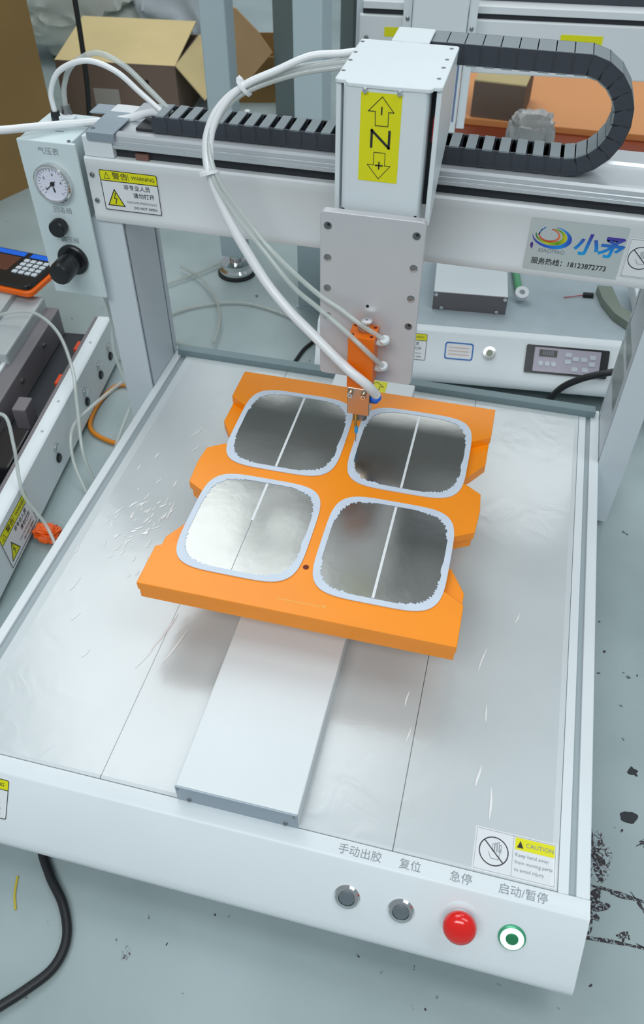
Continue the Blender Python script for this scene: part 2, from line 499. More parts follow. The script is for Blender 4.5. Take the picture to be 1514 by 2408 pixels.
def crease(x, y, ln, a, wd=0.0009):
    d = Vector((math.cos(a), math.sin(a), 0)); nn = Vector((-d.y, d.x, 0))
    N_ = 7; L_ = []; R_ = []; T_ = []
    for i in range(N_):
        t = i / (N_ - 1); w_ = wd * math.sin(PI * min(1, t * 0.9 + 0.06)) + 0.0001
        c = Vector((x, y, 0.0006)) + d * ln * (t - 0.5) + nn * math.sin(t * 4 + x * 90) * wd * 0.7
        L_.append(b.verts.new(c - nn * w_)); R_.append(b.verts.new(c + nn * w_)); T_.append(b.verts.new(c + Vector((0, 0, w_ * 0.8))))
    for i in range(N_ - 1):
        b.faces.new((L_[i], L_[i + 1], T_[i + 1], T_[i])); b.faces.new((T_[i], T_[i + 1], R_[i + 1], R_[i]))
for _ in range(75):
    crease(rn.gauss(0.085, 0.028), rn.gauss(0.30, 0.035), rn.uniform(0.003, 0.014), rn.gauss(1.35, 0.25), rn.uniform(0.0004, 0.0011))
for x, y, ln, a, wd in ((0.092, 0.47, 0.026, 1.2, .0009), (0.101, 0.44, 0.016, 1.1, .0007), (0.135, 0.365, 0.02, 1.3, .001), (0.11, 0.33, 0.03, 1.5, .0011), (0.127, 0.27, 0.05, 1.45, .0009), (0.132, 0.245, 0.04, 1.4, .001),
                        (0.168, 0.165, 0.05, 1.35, .0012), (0.185, 0.15, 0.045, 1.3, .001), (0.16, 0.13, 0.03, 1.3, .0009), (0.05, 0.2, 0.02, 1.3, .0009), (0.07, 0.16, 0.014, 1.2, .0007), (0.1, 0.12, 0.012, 1.2, .0006),
                        (0.424, 0.148, 0.018, 1.55, .0009), (0.432, 0.11, 0.016, 1.5, .0008), (0.5, 0.085, 0.022, 1.5, .0011), (0.513, 0.062, 0.03, 1.65, .0010), (0.49, 0.21, 0.03, 1.4, .0008), (0.5, 0.15, 0.02, 1.7, .0007), (0.52, 0.27, 0.015, 1.3, .0006)):
    crease(x, y, ln, a, wd)
o = obj('film_crease_glint', b, WRK, MC, smooth=True); o['kind'] = 'stuff'
# centre rail cover
obj('rail_cover', BX(0.2448, 0.3545, 0.0012, 0.606, 0.0, 0.0245), WHITE, MC, 0.0012)
ep = obj('end_plate', BX(0.2448, 0.3545, -0.0004, 0.0012, -0.001, 0.0243), ALUD, MC, 0.0003, seg=1)
for x, z, r in ((0.2560, 0.004, 0.0021), (0.3435, 0.004, 0.0021), (0.2475, 0.0215, 0.0009), (0.3515, 0.0215, 0.0009)):
    screw((x, -0.0004, z), (0, -1, 0), r, 0.0012, ep)
obj('slide_table', BX(0.262, 0.345, 0.25, 0.42, 0.0245, 0.0668), ALU, MC, 0.001)
# Y-axis arrow sticker on the rear of the rail cover
MY = FR((0.300, 0.603, 0.0246), (1, 0, 0), (0, 1, 0))
ys = obj('axis_sticker', flat(NB(), [(-0.012, -0.06), (0.018, -0.06), (0.018, 0), (-0.012, 0)], MY), YEL, MC, label='yellow sticker with black arrow')
b = NB(); polyline(b, [(-0.006, -0.012), (0.004, -0.003), (0.014, -0.012), (0.009, -0.012), (0.009, -0.03), (-0.001, -0.03), (-0.001, -0.012)], 0.0008, MY); obj('arrow_mark', b, INK, ys)
text('Y', 0.018, MY @ Matrix.Translation((0.003, -0.044, 0.0005)), INK, ys)
# posts
def post(x0, x1, y0, y1, inner):
    e = 0.0022
    if inner > 0: P = [(x0, y0), (x1, y0), (x1, y0 + .003), (x1 - e, y0 + .003), (x1 - e, y0 + .009), (x1, y0 + .009), (x1, y1 - .014), (x1 - e, y1 - .014), (x1 - e, y1 - .008), (x1, y1 - .008), (x1, y1), (x0, y1)]
    else: P = [(x1, y0), (x0, y0), (x0, y0 + .003), (x0 + e, y0 + .003), (x0 + e, y0 + .009), (x0, y0 + .009), (x0, y1 - .014), (x0 + e, y1 - .014), (x0 + e, y1 - .008), (x0, y1 - .008), (x0, y1), (x1, y1)]
    p = obj('gantry_post', zprism(P, -0.100, 0.2425), POSTM, MC)
    for ya, yb in ((y0 + .003, y0 + .009), (y1 - .014, y1 - .008)):
        xx = (x1 - e, x1 - e + .0003) if inner > 0 else (x0 + e - .0003, x0 + e)
        obj('post_slot', BX(xx[0], xx[1], ya + 0.0002, yb - 0.0002, 0, 0.242), SLOT, p)
    return p
post(-0.0390, -0.0002, 0.5440, 0.640, 1)
rp = post(0.6004, 0.6335, 0.5380, 0.640, -1)
for z0, z1 in ((0.065, 0.118), (0.128, 0.150)):
    obj('tape_wrap', BX(0.5998, 0.6004, 0.556, 0.638, z0, z1), mat('clear_tape', (190, 205, 200), 0.2, alpha=0.5), rp)
# beam
obj('beam_cover', xprism([(0.540, 0.2425), (0.5408, 0.2415), (0.560, 0.2405), (0.560, 0.3150), (0.5425, 0.3158), (0.5402, 0.3140), (0.5400, 0.3060), (0.5404, 0.3050), (0.5404, 0.2525), (0.5400, 0.2515)], -0.030, 0.664), BEAM, MC, smooth=True)
obj('beam_core', BX(-0.028, 0.66, 0.5602, 0.638, 0.2428, 0.3376), BEAM, MC, 0.001)
obj('linear_rail', BX(0.006, 0.655, 0.5505, 0.560, 0.3160, 0.3255), DARK, MC)
prof = [(0.5445, 0.3262), (0.5438, 0.3270), (0.5438, 0.3300), (0.5446, 0.3306), (0.5440, 0.3312), (0.5440, 0.3345), (0.5450, 0.3352), (0.5446, 0.3360), (0.5455, 0.3395), (0.5480, 0.3418), (0.5540, 0.3420), (0.5560, 0.3392), (0.6050, 0.3392), (0.6070, 0.3420), (0.6370, 0.3420), (0.6380, 0.3378), (0.5500, 0.3378), (0.5500, 0.3262)]
obj('beam_top_profile', xprism(prof, 0.006, 0.66), ALU, MC)
obj('beam_end_block', BX(-0.029, 0.0055, 0.5425, 0.60, 0.3160, 0.3376), WHITE, MC, 0.0008)
br = obj('cover_bracket', BX(-0.0215, 0.0105, 0.5140 + 0.028, 0.600, 0.3422, 0.3440), ALUD, MC, 0.0006, seg=1)
box_ = NB(); box(box_, -0.0215, 0.0105, 0.5395, 0.5425, 0.3345, 0.3440)
obj('bracket_flange', box_, ALUD, br, 0.0006, seg=1)
screw((-0.0165, 0.549, 0.3440), (0, 0, 1), 0.0022, 0.0012, br)
obj('sensor_block', BX(0.030, 0.045, 0.5455, 0.5500, 0.3162, 0.3225), mat('sensor_brown', (120, 85, 75), 0.5), MC)
for z in (0.2965, 0.2671):
    screw((-0.0235, 0.540, z), (0, -1, 0), 0.0028, 0.0018, MC)
# warning label on the beam
warning_sticker(FR((-0.0150, 0.5398, 0.3045), (1, 0, 0), (0, 0, 1)), 0.0700, 0.0475, MC)
# logo sticker
ML = FR((0.4610, 0.5398, 0.3050), (1, 0, 0), (0, 0, 1))
lg = obj('logo_sticker', flat(NB(), [(0, 0), (0.0960, 0.0), (0.0960, -0.0560), (0, -0.0560)], ML), SILV, MC, label='silver sticker with rainbow swirl logo and phone number')
def crescent(cx, cy, a, bb, dx, dy, a2, b2, rot, t0, t1, m):
    """area between two offset ellipses, from angle t0 to t1"""
    n = 30; P = []; Q = []
    for i in range(n + 1):
        t = math.radians(t0 + (t1 - t0) * i / n)
        P.append((cx + a * math.cos(t), cy + bb * math.sin(t))); Q.append((cx + dx + a2 * math.cos(t), cy + dy + b2 * math.sin(t)))
    bm = NB()
    c, s = math.cos(rot), math.sin(rot)
    Rr = lambda p: (cx + (p[0] - cx) * c - (p[1] - cy) * s, cy + (p[0] - cx) * s + (p[1] - cy) * c)
    vs = [[bm.verts.new(ML @ Vector((*Rr(p), 0.0005))) for p in X] for X in (P, Q)]
    for i in range(n):
        bm.faces.new((vs[0][i], vs[0][i + 1], vs[1][i + 1], vs[1][i]))
    return obj('logo_swirl', bm, m, lg)
BLG = ramp_mat('logo_blue', [(0.0, (75, 50, 150)), (0.35, (30, 90, 200)), (0.75, (0, 140, 225)), (1.0, (40, 60, 180))], 0)
GRG = ramp_mat('logo_green', [(0.0, (40, 120, 60)), (0.4, (190, 205, 20)), (0.75, (90, 150, 20)), (1.0, (215, 205, 20))], 0)
RDG = ramp_mat('logo_red', [(0.0, (215, 100, 70)), (0.6, (205, 60, 35)), (1.0, (225, 130, 90))], 0)
cx, cy = 0.0235, -0.0185
crescent(cx, cy, 0.0200, 0.0120, -0.0024, 0.0014, 0.0176, 0.0103, -0.10, -185, 78, BLG)
crescent(cx - 0.0012, cy + 0.0012, 0.0160, 0.0092, -0.0018, 0.0010, 0.0131, 0.0074, -0.10, -180, 80, GRG)
crescent(cx - 0.0030, cy + 0.0020, 0.0110, 0.0074, -0.0006, 0.0005, 0.0093, 0.0060, -0.10, -190, 85, RDG)
b = NB(); polyline(b, [(0.0095, -0.0165), (0.0115, -0.0115), (0.0150, -0.0085)], 0.0011, ML, False); obj('logo_stroke', b, INKB, lg)
b = flat(NB(), [(0.0030, -0.0270), (0.0052, -0.0252), (0.0062, -0.0285), (0.0055, -0.0330), (0.0035, -0.0305)], ML, 0.0003, 0.0005); obj('logo_leaf', b, mat('logo_purple', (75, 45, 130), 0.6), lg)
text('XIAOMAO', 0.0062, ML @ Matrix.Translation((0.0255, -0.0335, 0.0005)), INKG, lg, sx=0.95)
GRT = ramp_mat('logo_text', [(0.0, (0, 165, 225)), (0.55, (10, 120, 205)), (1.0, (70, 50, 155))], 2, (0.270, 0.293))
text('小矛', 0.0245, ML @ Matrix.Translation((0.0705, -0.0235, 0.0005)), GRT, lg, shear=0.18, off=0.028)
text('服务热线：18123872773', 0.0078, ML @ Matrix.Translation((0.0455, -0.0460, 0.0005)), INK, lg, sx=0.94, off=0.008)
def no_hand(MM, x, y, r, parent, wd=0.0008):
    s = obj('prohibition_sign', ring(NB(), circ(x, y, r), circ(x, y, r - wd), 0.0003, 0.0005, lambda u, v, h: MM @ Vector((u, v, h))), INK, parent)
    bm = NB(); line(bm, (x - r * 0.68, y + r * 0.68), (x + r * 0.68, y - r * 0.68), wd, MM, 0.0005, 0.0006); obj('slash', bm, INK, parent)
    bm = NB()
    pts = [(x - r * .35, y - r * .1), (x - r * .15, y - r * .5), (x + r * .35, y - r * .5), (x + r * .45, y + r * .2)]
    polyline(bm, pts, wd * 0.5, MM, False)
    for i in range(4):
        xx = x - r * .1 + i * r * .16
        polyline(bm, [(xx, y), (xx, y + r * (.5 + .08 * (i % 3))), (xx + r * .11, y + r * (.5 + .08 * (i % 3))), (xx + r * .11, y)], wd * 0.45, MM, False)
    obj('hand_mark', bm, INKG, parent)
MN = FR((0.5600, 0.5398, 0.2960), (1, 0, 0), (0, 0, 1))
ns = obj('prohibition_sticker', flat(NB(), [(0, 0), (0.062, 0), (0.062, -0.0425), (0, -0.0425)], MN), PAPER, MC, label='white no-touch sticker at the right end of the beam')
b = NB(); polyline(b, [(0.0012, -0.0012), (0.061, -0.0012), (0.061, -0.0413), (0.0012, -0.0413)], 0.0003, MN); obj('border', b, INKG, ns)
no_hand(MN, 0.0150, -0.0205, 0.0125, ns)
# ---------------------------------------------------------------- control box
cb = obj('control_box', BX(-0.1015, -0.0395, 0.5345, 0.612, 0.1445, 0.3315), BOXP, MC, 0.0012)
obj('face_plate', BX(-0.1018, -0.0325, 0.5300, 0.5345, 0.1442, 0.3322), BOXP, cb, 0.001)
G = axisM((-0.0665, 0.530, 0.2878), (0, -1, 0))
obj('gauge_bezel', LT([(0.0222, -0.001), (0.0222, 0.007), (0.0208, 0.0085), (0.0190, 0.0080), (0.0186, 0.0050), (0.0120, 0.0050)], G, 40), CHROME, cb, smooth=True)
obj('gauge_dial', LT([(0.0187, 0.0050), (0.0187, 0.0056)], G, 40), mat('dial_white', (225, 226, 240), 0.35), cb)
MG = FR((-0.0665, 0.530 - 0.0057, 0.2878), (1, 0, 0), (0, 0, 1))
b = NB()
for i in range(21):
    t = math.radians(225 - i * 13.5)
    r1 = 0.0135 if i % 5 == 0 else 0.0150
    line(b, (r1 * math.cos(t), r1 * math.sin(t)), (0.0168 * math.cos(t), 0.0168 * math.sin(t)), 0.0004, MG, 0, 0.0002)
obj('gauge_scale', b, INK, cb)
b = NB(); line(b, (-0.0085, -0.0072), (0.0035, 0.0030), 0.0009, MG, 0.0002, 0.0006); lathe(b, [(0.0025, 0), (0.0025, 0.0012)], MG, 16)
line(b, (0.0002, -0.004), (0.0012, -0.0095), 0.0018, MG, 0.0, 0.0002)
obj('gauge_needle', b, INK, cb)
for i, lab in enumerate('0246'):
    t = math.radians(215 - i * 68)
    text(lab, 0.0042, MG @ Matrix.Translation((0.0108 * math.cos(t), 0.0108 * math.sin(t), 0.0003)), INK, cb)
K = axisM((-0.0712, 0.530, 0.2360), (0, -1, 0))
obj('small_knob', LT([(0.0085, -0.001), (0.0085, 0.003), (0.0102, 0.004), (0.0100, 0.012), (0.0090, 0.0135), (0.002, 0.0136)], K, 26), BLACK, cb, smooth=True)
K = axisM((-0.0655, 0.530, 0.1930), (0, -1, 0))
obj('knob_collar', LT([(0.0190, -0.001), (0.0190, 0.004), (0.0175, 0.0055), (0.010, 0.0056)], K, 30), BLACK, cb, smooth=True)
obj('regulator_knob', LT([(0.0120, 0.005), (0.0128, 0.010), (0.0128, 0.016), (0.0120, 0.018), (0.0138, 0.020), (0.0136, 0.036), (0.0120, 0.0395), (0.004, 0.0400)], K, 14), BLACK, cb, smooth=True)
MT_ = FR((-0.0655, 0.5299, 0.3215), (1, 0, 0), (0, 0, 1))
text('气压表', 0.0085, MT_, INKG, cb)
text('回吸阀', 0.0080, FR((-0.0650, 0.5299, 0.2540), (1, 0, 0), (0, 0, 1)), INKG, cb)
text('调压阀', 0.0080, FR((-0.0645, 0.5299, 0.2175), (1, 0, 0), (0, 0, 1)), INKG, cb)
obj('top_bracket', BX(-0.052, -0.004, 0.613, 0.638, 0.3340, 0.3356), ALUD, cb)
b = NB(); lathe(b, [(0.0055, 0.3315), (0.0055, 0.3355), (0.0048, 0.3400), (0.0048, 0.3415)], Matrix.Translation((-0.083, 0.590, 0)), 16); obj('tube_fitting', b, BLACK, cb, smooth=True)
b = NB(); lathe(b, [(0.0060, 0.3315), (0.0060, 0.3380), (0.0050, 0.3400), (0.0050, 0.3455)], Matrix.Translation((-0.0735, 0.599, 0)), 16); obj('tube_fitting', b, STEEL, cb, smooth=True)
obj('elbow_body', BX(-0.078, -0.060, 0.586, 0.596, 0.3315, 0.3370), WHITE, cb, 0.001)
b = NB(); box(b, -0.070, -0.060, 0.5600, 0.5612, 0.3315, 0.3320); obj('slot_mark', b, SLOT, cb)
screw((-0.034 - .008, 0.537, 0.3322), (0, 0, 1), 0.002, 0.001, cb)
# ---------------------------------------------------------------- Z column
obj('column_side', xprism([(0.442, 0.332), (0.4500, 0.332), (0.4950, 0.362), (0.545, 0.385), (0.545, 0.4500), (0.442, 0.4500)], 0.2772, 0.2818), WHITE, MC, 0.001)
obj('column_side', xprism([(0.442, 0.332), (0.4500, 0.332), (0.4950, 0.362), (0.545, 0.385), (0.545, 0.4500), (0.442, 0.4500)], 0.3628, 0.3672), WHITE, MC, 0.001)
obj('column_back', BX(0.2818, 0.3628, 0.5395, 0.545, 0.3440, 0.4500), WHITE, MC, 0.0006, seg=1)
obj('column_core', BX(0.2824, 0.3622, 0.4605, 0.5390, 0.3440, 0.4480), DARK, MC)
obj('column_core', BX(0.2860, 0.3560, 0.4345, 0.470, 0.1755, 0.3439), DARK, MC)
obj('motor_wire', BX(0.3612, 0.3630, 0.450, 0.4595, 0.405, 0.425), mat('red_wire', (190, 40, 50), 0.5), MC)
fc = [(0.2848, 0.460), (0.2848, 0.4385), (0.2865, 0.4355), (0.2895, 0.4342), (0.3530, 0.4342), (0.3558, 0.4355), (0.3572, 0.4385), (0.3572, 0.460)]
cc = obj('column_cover', zprism(fc, 0.1700, 0.4500), WHITE, MC, smooth=True)
capP = [(0.2766, 0.5455), (0.2766, 0.4415), (0.2790, 0.4395), (0.2862, 0.4395), (0.2868, 0.4360), (0.2890, 0.4335), (0.3240, 0.4325), (0.3575, 0.4335), (0.3602, 0.4360), (0.3610, 0.4395), (0.3655, 0.4395), (0.3678, 0.4415), (0.3678, 0.5455), (0.3655, 0.5478), (0.2790, 0.5478)]
cap = obj('column_cap', zprism(capP, 0.4498, 0.4530), WHITE, MC, 0.0005, seg=1)
for x in (0.2795, 0.3585 + 0.003):
    for y in (0.5390, 0.5088, 0.4873, 0.4600):
        obj('countersunk_screw', LT([(0.0019, 0), (0.0019, 0.0004), (0.0007, 0.0004), (0.0007, 0.0001)], Matrix.Translation((x, y, 0.4529)), 12), STEEL, cap)
for x in (0.3043, 0.3335):
    screw((x, 0.4340, 0.4482), (0, -1, 0), 0.0024, 0.0026, cc, m=CHROME)
obj('chain_bracket', BX(0.3045, 0.3400, 0.5490, 0.5900, 0.4518, 0.4535), WHITE, MC, 0.0006, seg=1)
obj('bracket_stem', BX(0.3120, 0.3330, 0.5456, 0.5560, 0.4300, 0.4518), WHITE, MC)
# Z sticker
MZ = FR((0.3185, 0.4340, 0.4095), (1, 0, 0), (0, 0, 1))
zs = obj('axis_sticker', flat(NB(), [(-0.0178, -0.0372), (0.0172, -0.0372), (0.0172, 0.0372), (-0.0178, 0.0372)], MZ), YEL, MC, label='yellow Z-axis direction sticker with two arrows')
b = NB(); polyline(b, [(-0.0045, 0.0110), (0.0065, 0.0110), (0.0065, 0.0225), (0.0110, 0.0225), (0.0005, 0.0345), (-0.0110, 0.0225), (-0.0050, 0.0225)], 0.0006, MZ)
line(b, (0.0005, 0.0200), (0.0005, 0.0265), 0.0012, MZ)
obj('up_arrow', b, INK, zs)
b = NB(); polyline(b, [(-0.0045, -0.0115), (0.0055, -0.0115), (0.0055, -0.0225), (0.0105, -0.0225), (0.0005, -0.0345), (-0.0100, -0.0225), (-0.0045, -0.0225)], 0.0005, MZ)
line(b, (-0.0030, -0.0226), (0.0040, -0.0226), 0.0011, MZ, 0.0005, 0.0007); line(b, (0.0005, -0.0260), (0.0005, -0.0192), 0.0011, MZ, 0.0005, 0.0007)
obj('down_arrow', b, INK, zs)
b = NB(); polyline(b, [(-0.0072, -0.0068), (-0.0072, 0.0068), (0.0082, -0.0068), (0.0082, 0.0068)], 0.0021, MZ, False)
obj('letter_z', b, INK, zs)
# mount plate with bored holes
mp_ = obj('mount_plate', yprism(rrect(0.2690, 0.3676, 0.1645, 0.3462, 0.0045), 0.4200, 0.4285), PLATE, MC, 0.0006, seg=1)
obj('plate_slider', BX(0.2830, 0.3560, 0.4286, 0.4340, 0.19, 0.335), DARK, MC)
HOLEM = mat('bore_shadow', (105, 108, 112), 0.4, metal=0.5)
for x in (0.2765, 0.3597):
    for k, z in enumerate((0.3325, 0.3002, 0.2677, 0.2366)):
        Mh = axisM((x, 0.4200, z), (0, -1, 0))
        rg = obj('bolt_hole', LT([(0.0043, -0.0001), (0.0043, 0.00035), (0.0037, 0.00035), (0.0036, 0.0001)], Mh, 20), CHROME if k in (0, 3) else PLATE, mp_, smooth=True)
        if k in (1, 2):
            obj('cap_screw', LT([(0.0036, 0.0), (0.0036, 0.0007), (0.0030, 0.0010), (0.0017, 0.0010), (0.0015, 0.0002)], Mh, 16), STEEL, mp_, smooth=True)
        else:
            obj('bore', LT([(0.0037, 0.0001), (0.0037, 0.0003), (0.0020, 0.0003)], Mh, 16), HOLEM, mp_)
            obj('thread_hole', LT([(0.0015, 0.0003), (0.0015, 0.0005)], Mh @ Matrix.Translation((0.0008, 0.0012, 0)), 12), DHOLE, mp_)
obj('bolt_hole', LT([(0.0016, 0), (0.0016, 0.0003)], axisM((0.3175, 0.4200, 0.2531), (0, -1, 0)), 14), DHOLE, mp_)
# ---------------------------------------------------------------- dispensing valve
vb = obj('valve_body', BX(0.3040, 0.3306, 0.3945, 0.4198, 0.1700, 0.2325), ORANGE2, MC, 0.0008)
b = NB()
for x, y in ((0.3075, 0.3985), (0.3270, 0.3985), (0.3275, 0.4155), (0.3075, 0.4155)):
    lathe(b, [(0.0019, 0), (0.0019, 0.0004)], Matrix.Translation((x, y, 0.2325)), 14)
obj('corner_hole', b, mat('orange_hole', (110, 30, 5), 0.6), vb)
obj('adjuster', LT([(0.0065, 0), (0.0065, 0.003), (0.0052, 0.004), (0.0052, 0.009), (0.0028, 0.0095), (0.0028, 0.012)], Matrix.Translation((0.3175, 0.4085, 0.2325)), 8), COPP, vb)
obj('adjuster_nut', LT([(0.0050, 0), (0.0058, 0.001), (0.0058, 0.0025), (0.004, 0.003)], Matrix.Translation((0.3195, 0.4085, 0.2420)), 16), CHROME, vb, smooth=True)
for z in (0.2245, 0.1930):
    b = NB(); sweep(b, [(0.3306, 0.4080, z - .0035), (0.3350, 0.4080, z - .004), (0.3385, 0.4075, z - .0025), (0.3395, 0.4060, z + 0.002)], 0.0030, 12)
    lathe(b, [(0.0048, 0.0), (0.0052, 0.0012), (0.0048, 0.004), (0.0030, 0.0042)], axisM((0.3397, 0.4055, z + 0.0005), (-0.15, -0.35, 0.9)), 18)
    obj('elbow_fitting', b, WHITE, vb, smooth=True)
lb = obj('valve_block', BX(0.3052, 0.3290, 0.3950, 0.4180, 0.1345, 0.1698), COPP, MC, 0.0006, seg=1)
for x in (0.3085, 0.3225):
    screw((x, 0.3950, 0.1625), (0, -1, 0), 0.0030, 0.0050, lb, m=CHROME)
b = NB(); sweep(b, [(0.3290, 0.4060, 0.150), (0.3330, 0.4040, 0.151), (0.3350, 0.4010, 0.1545)], 0.0042, 12)
lathe(b, [(0.0052, 0), (0.0060, 0.001), (0.0060, 0.0050), (0.0048, 0.0065), (0.0030, 0.0066)], axisM((0.3352, 0.4005, 0.1550), (-0.2, -0.1, 0.95)), 18)
obj('blue_fitting', b, BLUEP, lb, smooth=True, label='blue push-in hose fitting')
obj('nozzle_nut', LT([(0.0048, 0), (0.0056, -0.002), (0.0056, -0.008), (0.0040, -0.009), (0.0020, -0.0091)], Matrix.Translation((0.3205, 0.4010, 0.1345)), 20), STEEL, lb, smooth=True)
obj('nozzle_stem', LT([(0.0026, 0), (0.0026, -0.0100), (0.0014, -0.0110), (0.0014, -0.0190)], Matrix.Translation((0.3145, 0.3985, 0.1345)), 14), BRASS, lb, smooth=True)
obj('needle_hub', LT([(0.0016, 0), (0.0019, -0.001), (0.0019, -0.0085), (0.0010, -0.0095)], Matrix.Translation((0.3155, 0.3985, 0.1155)), 14), CYAN, lb, smooth=True)
obj('needle', LT([(0.0005, 0), (0.0004, -0.013)], Matrix.Translation((0.3155, 0.3985, 0.1065)), 10), STEEL, lb)
# ---------------------------------------------------------------- cable chain
ch = obj('chain_anchor', BX(0.026, 0.050, 0.5650, 0.5960, 0.3395, 0.3425), BLACK, MC, label='black plastic cable chain')
Y0, Y1 = 0.5625, 0.5985
ZB, ZT, XR = 0.3396, 0.4505, 0.479
RAD = (ZT - ZB) / 2
PITCH = 0.0166
def chain_at(s):
    la = XR - 0.048
    if s < la: return Vector((0.048 + s, 0, ZB)), Vector((1, 0, 0)), Vector((0, 0, 1))
    s -= la
    if s < PI * RAD:
        a = s / RAD
        n = Vector((-math.sin(a), 0, math.cos(a)))
        return Vector((XR, 0, ZB + RAD)) - n * RAD, Vector((math.cos(a), 0, math.sin(a))), n
    s -= PI * RAD
    return Vector((XR - s, 0, ZT)), Vector((-1, 0, 0)), Vector((0, 0, -1))
H = 0.0178
def link_mesh():
    bm = NB()
    wd = Y1 - Y0
    P = PITCH
    sp = [(-P * .62, .004)] + [(-P * .5, 0.0002), (P * .50, 0.0002), (P * .62, .004), (P * .62, H - .004), (P * .52, H), (-P * .5, H), (-P * .62, H - .004)]
    for y0, y1 in ((0.0006, 0.0028), (wd - 0.0028, wd - 0.0006)):
        prism(bm, sp, y0, y1, lambda u, v, h: (u, h, v))
    # overlapping outer cheek of each link
    for y0, y1 in ((0.0, 0.0008), (wd - 0.0008, wd)):
        prism(bm, [(-P * .45, .0008), (P * .40, .0008), (P * .47, H * .5), (P * .40, H - .0008), (-P * .45, H - .0008), (-P * .38, H * .5)], y0, y1, lambda u, v, h: (u, h, v))
    n0 = len(bm.faces)
    box(bm, -P * .47, P * .47, 0.002, wd - 0.002, 0.0, 0.0018)          # outer cover
    box(bm, -P * .30, P * .30, 0.0004, wd - 0.0004, H - 0.0008, H + 0.0008)  # inner crossbar
    bm.faces.ensure_lookup_table()
    for f in list(bm.faces)[n0:]:
        f.material_index = 1
    bmesh.ops.recalc_face_normals(bm, faces=bm.faces)
    me = bpy.data.meshes.new('chain_link'); bm.to_mesh(me); bm.free()
    me.materials.append(CHAIN); me.materials.append(CHAINB)
    return me
LM = link_mesh()
tot = (XR - 0.048) + PI * RAD + (XR - 0.345)
nl = int(tot / PITCH)
proto = None
for i in range(nl + 1):
    p, t, n = chain_at((i + 0.5) * PITCH)
    p = p + Vector((0, Y0, 0))
    M = Matrix((t, Vector((0, 1, 0)), n)).transposed().to_4x4()
    M.translation = p
    if proto is None:
        proto = link('chain_link', LM, ch, M)
    else:
        c = proto.copy(); COL.objects.link(c); c.parent = ch; c.matrix_parent_inverse = proto.matrix_parent_inverse; c.matrix_basis = M
for dy, x1 in ((0.006, 0.43), (0.0125, 0.40)):
    obj('enclosed_tube', sweep(NB(), [(0.045, Y0 + dy, 0.3475), (0.15, Y0 + dy, 0.3485), (0.28, Y0 + dy, 0.3480), (x1 - .05, Y0 + dy + .001, 0.3470), (x1, Y0 + dy + .004, 0.3430)], 0.0028, 8), HOSE, ch, smooth=True)
# ---------------------------------------------------------------- front buttons, print
def onp(x, d):     # point on sloping panel, d = distance down from the fold
    return Vector((x, -0.0162 - 0.0293 / 0.0491 * d, -0.0016 - 0.0394 / 0.0491 * d))
for x in (0.4064, 0.4526):
    p = onp(x, 0.0320); M = axisM(p, FPN)
    pb = obj('push_button', LT([(0.0112, -0.001), (0.0112, 0.0012), (0.0098, 0.0028), (0.0072, 0.0030), (0.0068, 0.0016), (0.003, 0.0016)], M, 30), CHROME, MC, smooth=True, label='round metal push button')
    obj('button_cap', LT([(0.0066, 0.0016), (0.0066, 0.0026), (0.0055, 0.0030), (0.001, 0.0030)], M, 24), mat('button_cap_grey', (135, 145, 150), 0.3, metal=0.7), pb, smooth=True)
p = onp(0.5005, 0.0235); M = axisM(p, FPN)
es = obj('emergency_stop', LT([(0.0125, -0.001), (0.0125, 0.002), (0.0085, 0.003), (0.0080, 0.010)], M, 30), WHITE, MC, smooth=True, label='red mushroom emergency stop button')
obj('stop_head', LT([(0.0078, 0.009), (0.0124, 0.0105), (0.0138, 0.013), (0.0136, 0.0165), (0.0120, 0.0198), (0.0083, 0.0219), (0.0038, 0.0227), (0.0008, 0.0229)], M, 36), RED, es, smooth=True)
p = onp(0.5440, 0.0300); M = axisM(p, FPN)
sb = obj('start_button', LT([(0.0112, -0.001), (0.0112, 0.0015), (0.0098, 0.0026)], M, 30), mat('green_ring_edge', (70, 165, 125), 0.3, metal=0.3), MC, smooth=True, label='start button with lit white-green ring')
obj('lit_ring', LT([(0.0096, 0.0024), (0.0096, 0.0030), (0.0052, 0.0030), (0.0052, 0.0024)], M, 30), mat('lit_ring_glow', (235, 255, 240), 0.3, emit=0.75), sb, smooth=True)
obj('button_cap', LT([(0.0051, 0.0020), (0.0051, 0.0034), (0.0042, 0.0038), (0.001, 0.0038)], M, 24), mat('green_cap', (50, 140, 95), 0.3, metal=0.3), sb, smooth=True)
for s_, x, sz in (('手动出胶', 0.4106, 0.0094), ('复位', 0.4534, 0.0094), ('急停', 0.4958, 0.0094), ('启动/暂停', 0.5466, 0.0094)):
    text(s_, sz, FR((x, -0.0082, 0.0001), (1, 0, 0), (0, 1, 0)), INKG, MC, name='panel_lettering')
MCa = FR((0.5030, 0.0395, 0.0001), (1, 0, 0), (0, 1, 0))
cs = obj('caution_sticker', flat(NB(), [(0, 0), (0.0690, 0), (0.0690, -0.0375), (0, -0.0375)], MCa), PAPER, MC, label='white caution sticker with no-hand sign')
b = NB(); polyline(b, [(0.0014, -0.0014), (0.0676, -0.0014), (0.0676, -0.0361), (0.0014, -0.0361)], 0.00025, MCa); line(b, (0.0325, -0.0014), (0.0325, -0.0361), 0.00025, MCa); obj('border', b, INKG, cs)
no_hand(MCa, 0.0168, -0.0188, 0.0125, cs, 0.0009)
obj('header_band', flat(NB(), [(0.0340, -0.0125), (0.0668, -0.0125), (0.0668, -0.0022), (0.0340, -0.0022)], MCa, 0.0003, 0.0005), YEL, cs)
obj('hazard_triangle', flat(NB(), [(0.0355, -0.0108), (0.0410, -0.0108), (0.03825, -0.0046)], MCa, 0.0005, 0.0006), INK, cs)
text('CAUTION', 0.0052, MCa @ Matrix.Translation((0.0545, -0.0076, 0.0006)), INKG, cs)
